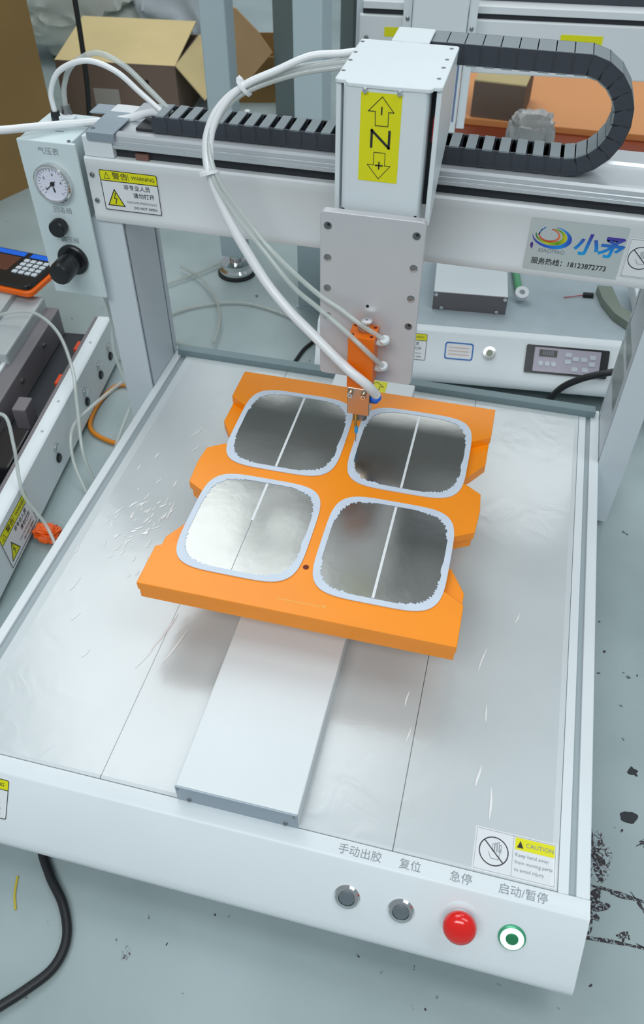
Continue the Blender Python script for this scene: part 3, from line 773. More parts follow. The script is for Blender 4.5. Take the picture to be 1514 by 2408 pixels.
for i, s_ in enumerate(('Keep hand away', 'from moving parts', 'to avoid injury')):
    text(s_, 0.0042, MCa @ Matrix.Translation((0.0345, -0.0170 - 0.0062 * i, 0.0004)), INKG, cs, align='LEFT')
MLs = FR((0.0845 - 0.060, *onp(0, 0.004).yz), (1, 0, 0), (0, 0.597, 0.802))
warning_sticker(MLs, 0.0660, 0.0400, MC)

# ------------------------------------------------------------------ orange fixture with four metal pads
FX = thing('orange_fixture', 'bright orange two-layer fixture plate with four square pockets, on the deck slide', 'fixture', (0.308, 0.326, 0.067))
cxf = 0.308
half = [(0.1525, 0.1550), (0.1525, 0.2030), (0.1340, 0.2146), (0.1240, 0.2200), (0.1240, 0.2800), (0.1325, 0.2863), (0.1520, 0.2972), (0.1540, 0.3290), (0.1520, 0.3530), (0.1370, 0.3630), (0.1240, 0.3690), (0.1240, 0.4280), (0.1330, 0.4345), (0.1535, 0.4475), (0.1535, 0.4975)]
def sym(hf):
    return [(cxf + x, y) for x, y in hf] + [(cxf - x, y) for x, y in reversed(hf)]
up = obj('upper_plate', zprism(sym(half), 0.0795, 0.0895), ORANGE, FX, 0.0005, seg=1)
half2 = [(0.1515, 0.1560), (0.1515, 0.2250), (0.1360, 0.2520), (0.1200, 0.2600), (0.1200, 0.2820), (0.1310, 0.2880), (0.1500, 0.2985), (0.1520, 0.3290), (0.1500, 0.3500), (0.1340, 0.3600), (0.1200, 0.3700), (0.1380, 0.3900), (0.1525, 0.4120), (0.1525, 0.4960)]
obj('lower_plate', zprism(sym(half2), 0.0668, 0.0795), ORANGE, FX, 0.0005, seg=1)
obj('pin_hole', LT([(0.0030, 0), (0.0030, 0.0002)], Matrix.Translation((0.3071, 0.2120, 0.0895)), 16), mat('orange_hole', (110, 30, 5), 0.6), up)
rn = random.Random(3)
b = NB(); Mx = FR((0.292, 0.1690, 0.0895), (1, 0, 0), (0, 1, 0))
x = 0
while x < 0.036:
    wv = rn.uniform(0.0006, 0.0018)
    line(b, (x, rn.uniform(-0.0004, 0.0004)), (x + wv, rn.uniform(-0.0004, 0.0004)), 0.0007, Mx, 0, 0.0002)
    x += wv + rn.uniform(0.0006, 0.0012)
polyline(b, [(0.038, -0.0015), (0.038, 0.0015), (0.0400, 0.0015)], 0.0005, Mx, False, 0, 0.0002); polyline(b, [(0.041, 0.0015), (0.045, 0.0015)], 0.0006, Mx, False, 0, 0.0002); line(b, (0.043, -0.0015), (0.043, 0.0015), 0.0006, Mx, 0, 0.0002)
obj('engraving', b, mat('faint_gold', (235, 205, 120), 0.5), up, label='faint worn engraved print')
def sup(cx, cy, a, bb, n=4.6, N_=120):
    out = []
    for i in range(N_):
        t = 2 * PI * i / N_
        c, s = math.cos(t), math.sin(t)
        out.append((cx + a * math.copysign(abs(c) ** (2 / n), c), cy + bb * math.copysign(abs(s) ** (2 / n), s)))
    return out
pads = [(0.2397, 0.4020, 'metal pad in the far left pocket of the orange fixture, evenly dark grey', 1.0, 1),
        (0.3772, 0.4020, 'metal pad in the far right pocket beside the nozzle, white centre line and pale patch', 1.0, 2),
        (0.2385, 0.2520, 'brightest metal pad, in the near left pocket, centre line half white, half painted hairline', 0.45, 3),
        (0.3772, 0.2510, 'mid-grey metal pad in the near right pocket of the orange fixture', 1.0, 4)]
for cx, cy, lab, cut, sd in pads:
    T_ = thing('metal_pad', lab, 'pad', (cx, cy, 0.0895), 'metal pads in the orange fixture')
    a, bb = 0.0640, 0.0680  # half sizes
    obj('backing', zprism(sup(cx, cy, a - 0.0005, bb - 0.0005), 0.0896, 0.0902), mat('pad_backing', (170, 180, 190), 0.6), T_)
    rnd = random.Random(sd)
    inner = []
    for i, (x, y) in enumerate(sup(cx, cy, a - 0.0058, bb - 0.0062, 4.2, 240)):
        dx, dy = (x - cx) / a, (y - cy) / bb
        corner = abs(dx * dy)
        k = 1 + rnd.uniform(-0.034, 0.008) * (1 if corner > 0.35 else 0.15)
        if dx > 0.85 and abs(dy - (-0.15)) < 0.12: k -= 0.02
        inner.append((cx + (x - cx) * k, cy + (y - cy) * k))
    obj('pale_border', ring(NB(), sup(cx, cy, a, bb, 4.6, 240), inner, 0.0898, 0.0908), EDGE, T_)
    obj('metal_sheet', zprism(sup(cx, cy, a - 0.0030, bb - 0.0030), 0.0902, 0.0904), FILM, T_)
    y1 = cy + 0.0610; y0 = cy - 0.0610
    ym = y1 + (y0 - y1) * cut
    obj('centre_line', BX(cx - 0.0013, cx + 0.0013, ym, y1, 0.0904, 0.0906), PAPER, T_)
    if cut < 1:
        obj('reflection_line', BX(cx - 0.0003, cx + 0.0003, y0, ym, 0.0904, 0.0905), SLOT, T_)  # lower half painted thin and dark where the line's reflection changes

# ------------------------------------------------------------------ hoses of the main machine
HO = thing('air_hose_bundle', 'thick white air hose curving from the column side down to the blue fitting', 'hose', (0.3352, 0.40, 0.163))
main = [(0.278, 0.535, 0.438), (0.2649, 0.530, 0.4358), (0.2184, 0.520, 0.4286), (0.1743, 0.505, 0.4150), (0.1525, 0.495, 0.3990), (0.1425, 0.485, 0.3800), (0.1420, 0.475, 0.3620), (0.1488, 0.465, 0.3420), (0.1690, 0.455, 0.3020), (0.2046, 0.440, 0.2561), (0.2352, 0.425, 0.2324), (0.2611, 0.4115, 0.2192), (0.2892, 0.398, 0.2045), (0.3095, 0.387, 0.1958), (0.3264, 0.387, 0.1827), (0.3352, 0.3992, 0.1615)]
obj('main_hose', sweep(NB(), main, 0.0051, 14), HOSE, HO, smooth=True)
def off(pts, dx, dy, dz):
    return [(p[0] + dx, p[1] + dy, p[2] + dz) for p in pts]
for (ta, tb, ends, lab, dz) in (
    ('thin clear tube ending in the upper elbow of the orange valve', 'u', [(0.1560, 0.462, 0.3450), (0.1753, 0.460, 0.3182), (0.2076, 0.450, 0.2866), (0.2437, 0.430, 0.2697), (0.2717, 0.414, 0.2607), (0.2922, 0.410, 0.2519), (0.3156, 0.403, 0.2415), (0.3395, 0.4055, 0.2262)], '', 0.004),
    ('thin clear tube ending in the lower elbow of the orange valve', 'l', [(0.1535, 0.460, 0.3420), (0.1727, 0.456, 0.3135), (0.2060, 0.447, 0.281), (0.2396, 0.428, 0.2583), (0.2679, 0.412, 0.2494), (0.2948, 0.400, 0.2386), (0.3169, 0.389, 0.2286), (0.3301, 0.3895, 0.2161), (0.3393, 0.404, 0.1955)], '', -0.001)):
    pts = off(main[:7], 0.004, -0.003, dz) + ends
    tube('clear_air_tube', pts, 0.0026, CLEAR, None, 10, ta, 'tube')
tube('white_air_tube', [(0.278, 0.530, 0.4475), (0.262, 0.524, 0.4460), (0.235, 0.516, 0.4440), (0.205, 0.508, 0.4320), (0.1765, 0.500, 0.4200), (0.158, 0.492, 0.4040), (0.147, 0.482, 0.3830), (0.1465, 0.472, 0.3620), (0.1505, 0.463, 0.3460)], 0.0034, HOSE, None, 10, 'thin white tube bundled on top of the thick hose left of the column', 'tube')
for p, d, lab in (((0.1745, 0.503, 0.4165), (-0.72, -0.25, -0.65), 'upper white cable tie round the hose bundle'), ((0.1470, 0.4655, 0.3480), (0.3, -0.35, -0.88), 'lower white cable tie round the hose bundle over the beam')):
    M = axisM(p, d)
    zt = thing('cable_tie', lab, 'cable tie', p)
    obj('strap', LT([(0.0078, -0.0016), (0.0092, -0.0016), (0.0092, 0.0016), (0.0078, 0.0016)], M @ Matrix.Translation((0, 0, 0)), 20), HOSE, zt, smooth=True)
    obj('lock_head', BX(0.0075, 0.0125, -0.003, 0.003, -0.0025, 0.0025, M=M @ Matrix.Rotation(2.6, 4, 'Z')), HOSE, zt, 0.0006, seg=1)
tube('white_supply_hose', [(-0.235, 0.470, 0.342), (-0.16, 0.499, 0.344), (-0.1108, 0.5194, 0.3440), (-0.0781, 0.5532, 0.3390), (-0.0382, 0.5759, 0.3380), (0.0, 0.588, 0.3405), (0.035, 0.5905, 0.3500), (0.055, 0.585, 0.3500)], 0.0043, HOSE, None, 12, 'thick white hose lying across the top of the control box', 'hose')
tube('clear_loop_tube', [(-0.0829, 0.590, 0.3400), (-0.0822, 0.590, 0.3620), (-0.0660, 0.590, 0.3850), (-0.0320, 0.590, 0.3975), (0.0000, 0.590, 0.3900), (0.0260, 0.590, 0.3700), (0.0520, 0.586, 0.3520)], 0.0030, HOSE, None, 10, 'outer looped tube rising from the black fitting on the control box', 'tube')
tube('clear_loop_tube', [(-0.0735, 0.599, 0.3450), (-0.0700, 0.600, 0.3660), (-0.0560, 0.602, 0.3880), (-0.0250, 0.602, 0.4020), (0.0060, 0.600, 0.3930), (0.0350, 0.596, 0.3710), (0.0600, 0.590, 0.3520)], 0.0030, CLEAR, None, 10, 'inner looped clear tube rising from the metal fitting on the control box', 'tube')

# ------------------------------------------------------------------ second machine behind (turned 5.5 degrees)
A2 = math.atan(0.097)
M2 = Matrix.Translation((0.150, 0.7725, 0)) @ Matrix.Rotation(A2, 4, 'Z')
S2 = thing('dispensing_machine', 'second white dispensing machine behind, with grey control display on its front', 'machine', (0.45, 1.0, FZ))
def P2(name, bm, m, parent=None, **k):
    bm.transform(M2)
    return obj(name, bm, m, parent or S2, **k)
P2('base_housing', BX(0.03, 0.56, 0, 0.42, -0.098, -0.002), M3G, bevel=0.002)
for x in (0.06, 0.52):
    for y in (0.04, 0.38):
        P2('foot', LT([(0.014, FZ), (0.014, -0.097)], Matrix.Translation((x, y, 0)), 16), RUBBER)
P2('front_panel', xprism(fp, 0.03, 0.56), WHITE, smooth=True)
P2('deck_panel', BX(0.03, 0.56, 0.0005, 0.42, -0.002, 0.0), mat('rear_deck_grey', (172, 184, 190), 0.35, noise=0.06))
P2('rail_cover', BX(0.200, 0.312, 0.046, 0.40, 0.0, 0.030), WHITE, bevel=0.0012)
e2 = P2('end_plate', BX(0.200, 0.312, 0.0445, 0.046, -0.0005, 0.0295), M3D)
for x, z in ((0.204, 0.0265), (0.308, 0.0265), (0.214, 0.004), (0.298, 0.004)):
    P2('screw', LT([(0.0030, 0), (0.0030, 0.002), (0.001, 0.0025)], axisM((x, 0.0445, z), (0, -1, 0)), 12), CHROME, e2, smooth=True)
N2 = Vector((0, -0.802, 0.597))
def onf(x, d):
    return M2 @ (Vector((x, *onp(0, d).yz)))
def frm2(x, d):
    return FR(onf(x, d), M2.to_3x3() @ Vector((1, 0, 0)), M2.to_3x3() @ Vector((0, 0.597, 0.802)))
Mc = frm2(0.345, 0.006)
dp = obj('display_module', flat(NB(), rrect(0, 0.120, -0.041, 0, 0.002), Mc, 0, 0.003), BLACK, S2, label='black-framed grey control display')
obj('keypad_face', flat(NB(), rrect(0.012, 0.108, -0.038, -0.003, 0.001), Mc, 0.003, 0.0035), mat('keypad_mauve', (178, 172, 185), 0.4), dp)
obj('digit_window', flat(NB(), [(0.019, -0.016), (0.045, -0.016), (0.045, -0.006), (0.019, -0.006)], Mc, 0.0035, 0.004), mat('digit_window_brown', (70, 62, 60), 0.3), dp)
text('888', 0.0095, Mc @ Matrix.Translation((0.032, -0.011, 0.0041)), INKG, dp, sx=1.2)
for kx, ky in ((0.0225, -0.026), (0.032, -0.026), (0.0415, -0.026)):
    obj('round_key', flat(NB(), circ(kx, ky, 0.0036, 16), Mc, 0.0035, 0.0044), KEY, dp)
for kx, ky in ((0.057, -0.008), (0.068, -0.013), (0.080, -0.013), (0.092, -0.009), (0.057, -0.018), (0.092, -0.019), (0.068, -0.028), (0.083, -0.028)):
    obj('key', flat(NB(), rrect(kx, kx + 0.009, ky - 0.006, ky, 0.0015), Mc, 0.0035, 0.0044), KEY, dp)
Mi = frm2(0.225, 0.012)
idl = obj('id_label', flat(NB(), rrect(0, 0.043, -0.026, 0, 0.004), Mi), PAPER, S2, label='small blue-bordered label')
obj('border', ring(NB(), rrect(0.0003, 0.0427, -0.0257, -0.0003, 0.004), rrect(0.0022, 0.0408, -0.0238, -0.0022, 0.003), 0.0003, 0.0006, lambda u, v, h: Mi @ Vector((u, v, h))), INKB, idl)
b = NB()
for v in (-0.008, -0.013, -0.018): line(b, (0.006, v), (0.036, v), 0.0014, Mi)
obj('worn_print', b, mat('faint_pink', (215, 185, 170), 0.6), idl)
pb = obj('push_button', LT([(0.0095, -0.001), (0.0095, 0.003), (0.0060, 0.0032), (0.0055, 0.002), (0.001, 0.002)], frm2(0.292, 0.024), 24), CHROME, S2, smooth=True)
obj('button_cap', LT([(0.0054, 0.002), (0.0052, 0.0034), (0.001, 0.0034)], frm2(0.292, 0.024), 20), mat('olive_cap', (140, 150, 130), 0.4), pb)
warning_sticker(frm2(0.132, 0.0035), 0.066, 0.040, S2)
# gantry
P2('beam_cover', BX(0.040, 0.640, 0.352, 0.372, 0.2415, 0.3170), BEAM, bevel=0.002)
P2('beam_slot', BX(0.045, 0.640, 0.358, 0.372, 0.3170, 0.3245), DARK)
P2('beam_top_profile', BX(0.045, 0.640, 0.354, 0.44, 0.3245, 0.3350), BEAM, bevel=0.001)
P2('cable_chain', BX(0.22, 0.640, 0.385, 0.425, 0.3352, 0.356), CHAIN)
P2('gantry_post', BX(0.034, 0.064, 0.365, 0.43, -0.098, 0.335), POSTM)
P2('gantry_post', BX(0.562, 0.598, 0.365, 0.43, -0.098, 0.2415), POSTM)
P2('column_cover', BX(0.124, 0.206, 0.300, 0.340, 0.165, 0.440), WHITE, bevel=0.003)
P2('column_side', BX(0.110, 0.123, 0.312, 0.352, 0.170, 0.440), WHITE, bevel=0.001)
P2('column_side', BX(0.207, 0.220, 0.312, 0.352, 0.170, 0.440), WHITE, bevel=0.001)
cs2 = P2('column_slot', BX(0.1985, 0.2015, 0.2990, 0.3002, 0.185, 0.30), mat('slot_blue', (110, 125, 160), 0.5))
s2 = P2('beam_sticker', BX(0.350, 0.413, 0.3512, 0.352, 0.2720, 0.3020), YEL, label='yellow sticker with a black arrow')
b = BX(0.378, 0.396, 0.3508, 0.3512, 0.2880, 0.2892); P2('arrow_mark', b, INK, s2)
b = BX(0.386, 0.392, 0.3508, 0.3512, 0.2840, 0.2932); P2('arrow_mark', b, INK, s2)
P2('beam_sticker', BX(0.080, 0.102, 0.3512, 0.352, 0.288, 0.301), YEL, label='small yellow sticker')
P2('screw', LT([(0.0035, 0), (0.0035, 0.002), (0.001, 0.003)], axisM((0.052, 0.352, 0.285), (0, -1, 0)), 12), STEEL, smooth=True)
P2('column_screw', LT([(0.003, 0), (0.003, 0.002), (0.001, 0.003)], axisM((0.117, 0.312, 0.325), (0, -1, 0)), 12), STEEL, smooth=True)
P2('column_screw', LT([(0.003, 0), (0.003, 0.002), (0.001, 0.003)], axisM((0.2135, 0.312, 0.315), (0, -1, 0)), 12), STEEL, smooth=True)
# things lying on the second machine
def top2(name, bm, m, label, cat, **k):
    bm.transform(M2)
    return tag(obj(name, bm, m, None, **k), label, cat)
t = thing('green_tube', 'green tube with a white round end on the rear machine deck', 'tube', tuple(M2 @ Vector((0.335, 0.12, 0))))
P2('tube_shaft', sweep(NB(), [(0.3285, 0.185, 0.0062), (0.331, 0.14, 0.0062), (0.334, 0.10, 0.0062)], 0.006, 12), GREEN, t, smooth=True)
P2('end_ring', LT([(0.0105, 0.0), (0.0105, 0.008), (0.0045, 0.008), (0.0045, 0.001)], axisM((0.336, 0.088, 0.0108), (0, -0.45, 0.9)), 24), PAPER, t, smooth=True)
t = thing('pin_connector', 'black connector with a thin red wire on the rear machine deck', 'connector', tuple(M2 @ Vector((0.44, 0.11, 0))))
P2('plug', BX(0.434, 0.450, 0.112, 0.119, 0.0002, 0.006), BLACK, t)
P2('wire', sweep(NB(), [(0.434, 0.115, 0.003), (0.42, 0.111, 0.002), (0.404, 0.106, 0.0015)], 0.0007, 6), mat('red_wire', (190, 40, 50), 0.5), t)
t = thing('motor_mount', 'grey-green angled motor mount at the right of the rear machine deck', 'bracket', tuple(M2 @ Vector((0.49, 0.1, 0))))
P2('bracket_arm', prism(NB(), [(0.455, 0.13), (0.478, 0.13), (0.486, 0.07), (0.512, 0.05), (0.520, 0.02), (0.505, 0.012), (0.474, 0.052), (0.460, 0.09)], 0.0002, 0.014), mat('khaki_grey', (130, 140, 128), 0.5), t, bevel=0.001)
P2('motor_block', BX(0.500, 0.545, 0.060, 0.130, 0.0145, 0.040), WHITE, t, bevel=0.002)

# ------------------------------------------------------------------ orange board, carton and bag behind
t = thing('orange_crate', 'low orange lacquered crate with red-brown front edge, behind the cable chain loop', 'crate', (0.56, 1.9, FZ))
obj('lid', BX(0.22, 0.86, 1.742, 2.15, -0.062, -0.046), WOODO, t, 0.002)
obj('crate_side', BX(0.225, 0.855, 1.684, 2.145, FZ, -0.062), WOODR, t)
def carton(name, label, x, y, z, wx, wy, hz, rot, m, flaps=(), mi=None):
    M = Matrix.Translation((x, y, z)) @ Matrix.Rotation(rot, 4, 'Z')
    T_ = thing(name, label, 'box', (x, y, z))
    th = 0.004
    b = NB()
    for a in ((0, th, 0, wy), (wx - th, wx, 0, wy), (th, wx - th, 0, th), (th, wx - th, wy - th, wy)):
        box(b, *a, 0, hz, M=M)
    box(b, th, wx - th, th, wy - th, 0, th, M=M)
    obj('carton_body', b, m, T_)
    for side, ang, ln in flaps:
        if side == 'f': F = M @ Matrix.Translation((0, 0, hz)) @ Matrix.Rotation(ang, 4, 'X'); q = BX(0, wx, -ln, 0, 0, 0.003, M=F)
        if side == 'b': F = M @ Matrix.Translation((0, wy, hz)) @ Matrix.Rotation(ang, 4, 'X'); q = BX(0, wx, 0, ln, 0, 0.003, M=F)
        if side == 'l': F = M @ Matrix.Translation((0, 0, hz)) @ Matrix.Rotation(ang, 4, 'Y'); q = BX(-ln, 0, 0, wy, 0, 0.003, M=F)
        if side == 'r': F = M @ Matrix.Translation((wx, 0, hz)) @ Matrix.Rotation(ang, 4, 'Y'); q = BX(0, ln, 0, wy, 0, 0.003, M=F)
        obj('flap', q, mi or CARDL, T_)
    return T_, M
T_, M = carton('carton', 'small brown carton standing on the orange crate', 0.302, 1.752, -0.046, 0.118, 0.15, 0.078, -0.08, CARDD)
obj('carton_lid', BX(0.0, 0.118, 0, 0.15, 0.078, 0.081, M=M), CARDL, T_)
def crumple(name, label, cx, cy, cz, sx, sy, sz, m, seed, cat='bag', sub=5, amp=0.25, st=(1.2, 1.2, 6.0), pw=0.6, tilt=0.3):
    from mathutils import noise
    bm = NB()
    bmesh.ops.create_icosphere(bm, subdivisions=sub, radius=1)
    o_ = Vector((seed * 3.1, seed * 1.7, seed * 0.9))
    for v in bm.verts:
        x, y, z = v.co
        p = Vector((x * st[0], y * st[1], (z + tilt * x) * st[2]))
        wv = p + 0.6 * noise.noise_vector(p * 0.5 + o_)
        f = 1 - abs(noise.noise(wv + o_)) * 2.2
        g = 1 - abs(noise.noise(wv * 2.3 + o_)) * 2.0
        k = 1 - amp + amp * (0.75 * f + 0.35 * g)
        q = lambda t: math.copysign(abs(t) ** pw, t)
        v.co = Vector((cx + q(x) * sx * k, cy + q(y) * sy * k, max(cz, cz + (q(z) * k * 0.5 + 0.48) * sz)))
    return tag(obj(name, bm, m, None, smooth=True), label, cat)
crumple('plastic_bag', 'small crumpled clear plastic bag in front of the orange crate', 0.447, 1.640, FZ, 0.055, 0.036, 0.135, mat('grey_clear_bag', (200, 198, 196), 0.25, alpha=0.88, bump=0.4), 4, sub=4, st=(3, 3, 3))
obj_ = tag(obj('cable_track', BX(0.60, 0.86, 1.60, 1.66, FZ, FZ + 0.045), BLACK, None, 0.003), 'black cable track lying in front of the orange crate at the right edge', 'cable track')

# ------------------------------------------------------------------ left machine (turned about 7 degrees)
A3 = math.atan(0.126)
M3 = Matrix.Translation((-0.1266, 0.363, -0.03)) @ Matrix.Rotation(A3 + PI / 2, 4, 'Z')   # local x runs back along its front, y runs left into it
S3 = thing('dispensing_machine', 'grey dispensing machine on the left, its front strip with switch pairs facing right', 'machine', (-0.28, 0.55, FZ))
def P3(name, bm, m, parent=None, **k):
    bm.transform(M3)
    return obj(name, bm, m, parent or S3, **k)
B3 = FZ + 0.03
P3('front_panel', xprism([(0.0, 0.0), (-0.0165, 0.0), (-0.0195, -0.0025), (-0.0235, -0.070), (-0.020, -0.0745), (0.0, -0.0745)], -0.16, 0.372), WHITE, smooth=True)
P3('base_housing', BX(-0.16, 0.372, 0.0, 0.40, B3 + 0.006, -0.040), M3D)
for x in (-0.1, 0.3):
    for y in (0.03, 0.35):
        P3('foot', LT([(0.013, B3), (0.013, B3 + 0.0065)], Matrix.Translation((x, y, 0)), 16), RUBBER)
P3('deck_edge', BX(-0.16, 0.372, 0.0005, 0.006, -0.040, -0.001), M3D)
P3('inner_deck', BX(-0.16, 0.372, 0.006, 0.40, -0.040, -0.036), DARK)
P3('side_rail', BX(-0.05, 0.50 - 0.13, 0.062, 0.092, -0.036, 0.012), M3D, bevel=0.002)
P3('side_rail_cap', BX(-0.05, 0.37, 0.086, 0.092, 0.012, 0.016), WHITE)
P3('rail_cover', BX(-0.16, 0.372, 0.094, 0.36, -0.036, 0.006), M3G, bevel=0.002)
P3('slide_block', BX(0.215, 0.372, 0.082, 0.15, 0.006, 0.030), M3G, bevel=0.003)
P3('slide_plate', BX(0.225, 0.40, 0.125, 0.30, 0.030, 0.040), M3G, bevel=0.001)
P3('motor', BX(0.02, 0.10, 0.012, 0.050, -0.036, -0.006), BLACK, bevel=0.003)
P3('bracket', BX(0.13, 0.16, 0.030, 0.050, -0.036, 0.000), M3D, bevel=0.002)
for x in (0.285, 0.20): P3('red_marker', BX(x, x + 0.022, 0.008, 0.013, -0.030, -0.004), mat('orange_red', (225, 70, 20), 0.5))
for x in (0.09, 0.155, 0.22, 0.30):
    P3('strip_screw', LT([(0.0022, 0), (0.0022, 0.0006), (0.0008, 0.0006)], Matrix.Translation((x, -0.010, 0.0)), 12), M3G)
for x in (0.11, 0.2, 0.29):
    P3('rail_screw', LT([(0.004, 0), (0.004, 0.003), (0.001, 0.004)], axisM((x, 0.062, -0.004), (0, -1, 0)), 12), STEEL, smooth=True)
for x in (0.092, 0.218, 0.285, 0.335):
    Mh = Matrix.Translation((x, -0.0213, -0.030)); 
    for dz, dx in ((0.0, 0.0), (-0.0165, -0.003)):
        P3('switch', LT([(0.0052, 0.0), (0.0052, 0.002), (0.0040, 0.003), (0.001, 0.003)], axisM((x + dx, -0.0215, -0.030 + dz), (0, -1, 0)) @ Matrix.Scale(1.3, 4), 16), [CHROME, BLACK][dz < 0], smooth=True)
Mw = M3 @ FR((-0.040, -0.0222, -0.013), (0.0, -0.055, -1), (1, 0, 0))
warning_sticker(M3 @ FR((-0.098, -0.0207, -0.010), (1, 0, 0), (0, 0.055, 1)) , 0.086, 0.056, S3)
# teach pendant
t = thing('teach_pendant', 'black handheld keypad pendant with orange rubber edge and blue stripe, left of the control box', 'pendant', (-0.26, 0.80, 0.0))
Mp = M3 @ Matrix.Translation((0.408, 0.075, 0.041)) @ Matrix.Rotation(-A3 - PI / 2 - 0.10, 4, 'Z') 
def PP(name, poly, h0, h1, m, par=None, bv=0):
    return obj(name, flat(NB(), poly, Mp, h0, h1), m, par or t, bv, seg=1)
PP('rubber_edge', rrect(-0.135, 0.0, -0.065, 0.035, 0.012), 0.0, 0.010, ORUB, None, 0.002)
bd = PP('pendant_body', rrect(-0.131, -0.004, -0.061, 0.031, 0.010), 0.010, 0.018, BLACK, None, 0.001)
PP('blue_stripe', [(-0.125, 0.016), (-0.062, 0.016), (-0.062, 0.028), (-0.125, 0.028)], 0.018, 0.0185, BLUEP, bd)
PP('blue_stripe', [(-0.052, 0.016), (-0.008, 0.016), (-0.008, 0.028), (-0.052, 0.028)], 0.018, 0.0185, BLUEP, bd)
PP('screen', [(-0.125, -0.030), (-0.064, -0.030), (-0.064, 0.012), (-0.125, 0.012)], 0.018, 0.0185, mat('screen_brown', (95, 60, 50), 0.2), bd)
for i in range(4):
    for j in range(4):
        PP('key', rrect(-0.054 + i * 0.0118, -0.054 + i * 0.0118 + 0.0088, -0.032 + j * 0.0112, -0.032 + j * 0.0112 + 0.0078, 0.0012), 0.018, 0.0195, KEY, bd)

# ------------------------------------------------------------------ tubes and cables around the left side
def ct(pts, r, lab, m=None, name='clear_air_tube'):
    return tube(name, pts, r, m or CLEAR, None, 10, lab, 'tube')
ct([(-0.075, 0.585, 0.1445), (-0.0760, 0.60, 0.10), (-0.0850, 0.62, 0.050), (-0.0800, 0.60, 0.010), (-0.060, 0.58, -0.030), (-0.048, 0.57, -0.060), (-0.046, 0.53, -0.098)], 0.0030, 'left clear tube hanging from under the control box')
ct([(-0.060, 0.590, 0.1445), (-0.0580, 0.60, 0.09), (-0.050, 0.61, 0.040), (-0.044, 0.60, -0.010), (-0.043, 0.56, -0.040), (-0.046, 0.50, -0.070), (-0.044, 0.46, -0.104)], 0.0028, 'right clear tube hanging from under the control box')
ct([(-0.30, 0.63, 0.010), (-0.255, 0.640, 0.022), (-0.215, 0.635, 0.028), (-0.170, 0.61, 0.018), (-0.125, 0.555, 0.004), (-0.098, 0.505, -0.015), (-0.075, 0.455, -0.060), (-0.058, 0.44, -0.104)], 0.0026, 'clear tube arching from the grey machine on the left towards the deck edge')
ct([(-0.060, 0.570, -0.02), (-0.085, 0.520, -0.030), (-0.098, 0.48, -0.040), (-0.090, 0.45, -0.070), (-0.066, 0.425, -0.104)], 0.0026, 'short clear tube curving down beside the deck edge')
ct([(-0.22, 0.32, 0.015), (-0.165, 0.38, 0.035), (-0.135, 0.40, 0.040), (-0.110, 0.37, 0.020), (-0.096, 0.34, -0.030), (-0.070, 0.33, -0.075), (-0.040, 0.30, -0.104)], 0.0024, 'thin clear tube looping over the left machine front strip')
tube('black_power_cable', [(-0.070, 0.68, 0.105), (-0.055, 0.675, 0.06), (-0.046, 0.66, 0.02), (-0.044, 0.655, -0.06)], 0.0022, CABLE, None, 8, 'short black cable behind the left gantry post', 'cable')
tube('black_power_cable', [(0.085, 0.02, FZ + .006), (0.1000, -0.030, FZ + .005), (0.1230, -0.058, FZ + .005), (0.1480, -0.080, FZ + .005), (0.1640, -0.105, FZ + .005), (0.1640, -0.130, FZ + .005), (0.1480, -0.153, FZ + .005), (0.1250, -0.178, FZ + .005), (0.10, -0.21, FZ + .005)], 0.0044, CABLE, None, 12, 'thick black power cable curving on the floor at bottom left', 'cable')
tube('yellow_tie', [(0.0930, -0.066, FZ + .001), (0.0985, -0.082, FZ + .001), (0.1060, -0.094, FZ + .001)], 0.0011, mat('yellow_strip', (200, 180, 60), 0.5), None, 6, 'small yellow wire offcut on the floor at bottom left', 'wire')
tube('black_floor_cable', [(0.500, 0.700, FZ + .005), (0.525, 0.725, -0.096), (0.5418, 0.74, -0.068), (0.5549, 0.74, -0.042), (0.5747, 0.738, -0.0225), (0.5954, 0.736, -0.009), (0.622, 0.736, 0.002), (0.67, 0.75, 0.005), (0.74, 0.77, -0.03)], 0.0050, CABLE, None, 10, 'thick black cable in front of the rear machine, right side', 'cable')
tube('black_floor_cable', [(0.125, 0.74, FZ + .0035), (0.134, 0.796, FZ + .0035), (0.1394, 0.831, FZ + .0035), (0.1518, 0.870, FZ + .0035), (0.1550, 0.94, FZ + .0035)], 0.0030, CABLE, None, 8, 'thin black cable on the floor seen left of the mount plate', 'cable')
ctf = lambda pts, r, lab: tube('loose_clear_tube', pts, r, CLEARF, None, 8, lab, 'tube')
z = FZ + 0.004
ctf([(-0.13, 0.86, z), (-0.08, 0.91, z), (-0.01, 0.94, z), (0.06, 0.93, z), (0.13, 0.895, z), (0.19, 0.84, z)], 0.0028, 'long clear tube arching across the floor behind the deck')
ctf([(-0.10, 0.80, z), (-0.05, 0.79, z), (-0.01, 0.755, z), (0.02, 0.71, z), (0.03, 0.66, z)], 0.0028, 'clear tube curving down to the rear lip, right one')
ctf([(-0.10, 0.775, z), (-0.065, 0.745, z), (-0.04, 0.70, z), (-0.03, 0.66, z)], 0.0028, 'clear tube curving down to the rear lip, left one')
ctf([(-0.16, 0.96, z + .004), (-0.12, 1.01, z + .004), (-0.08, 1.07, z + .004), (-0.06, 1.13, z + .004)], 0.0028, 'clear tube on the floor left of the chrome foot, rising')
ctf([(-0.15, 1.02, z + .008), (-0.10, 0.99, z + .008), (-0.05, 0.93, z + .008), (-0.02, 0.86, z + .008), (-0.01, 0.80, z + .008)], 0.0028, 'clear tube on the floor crossing left of the chrome foot')
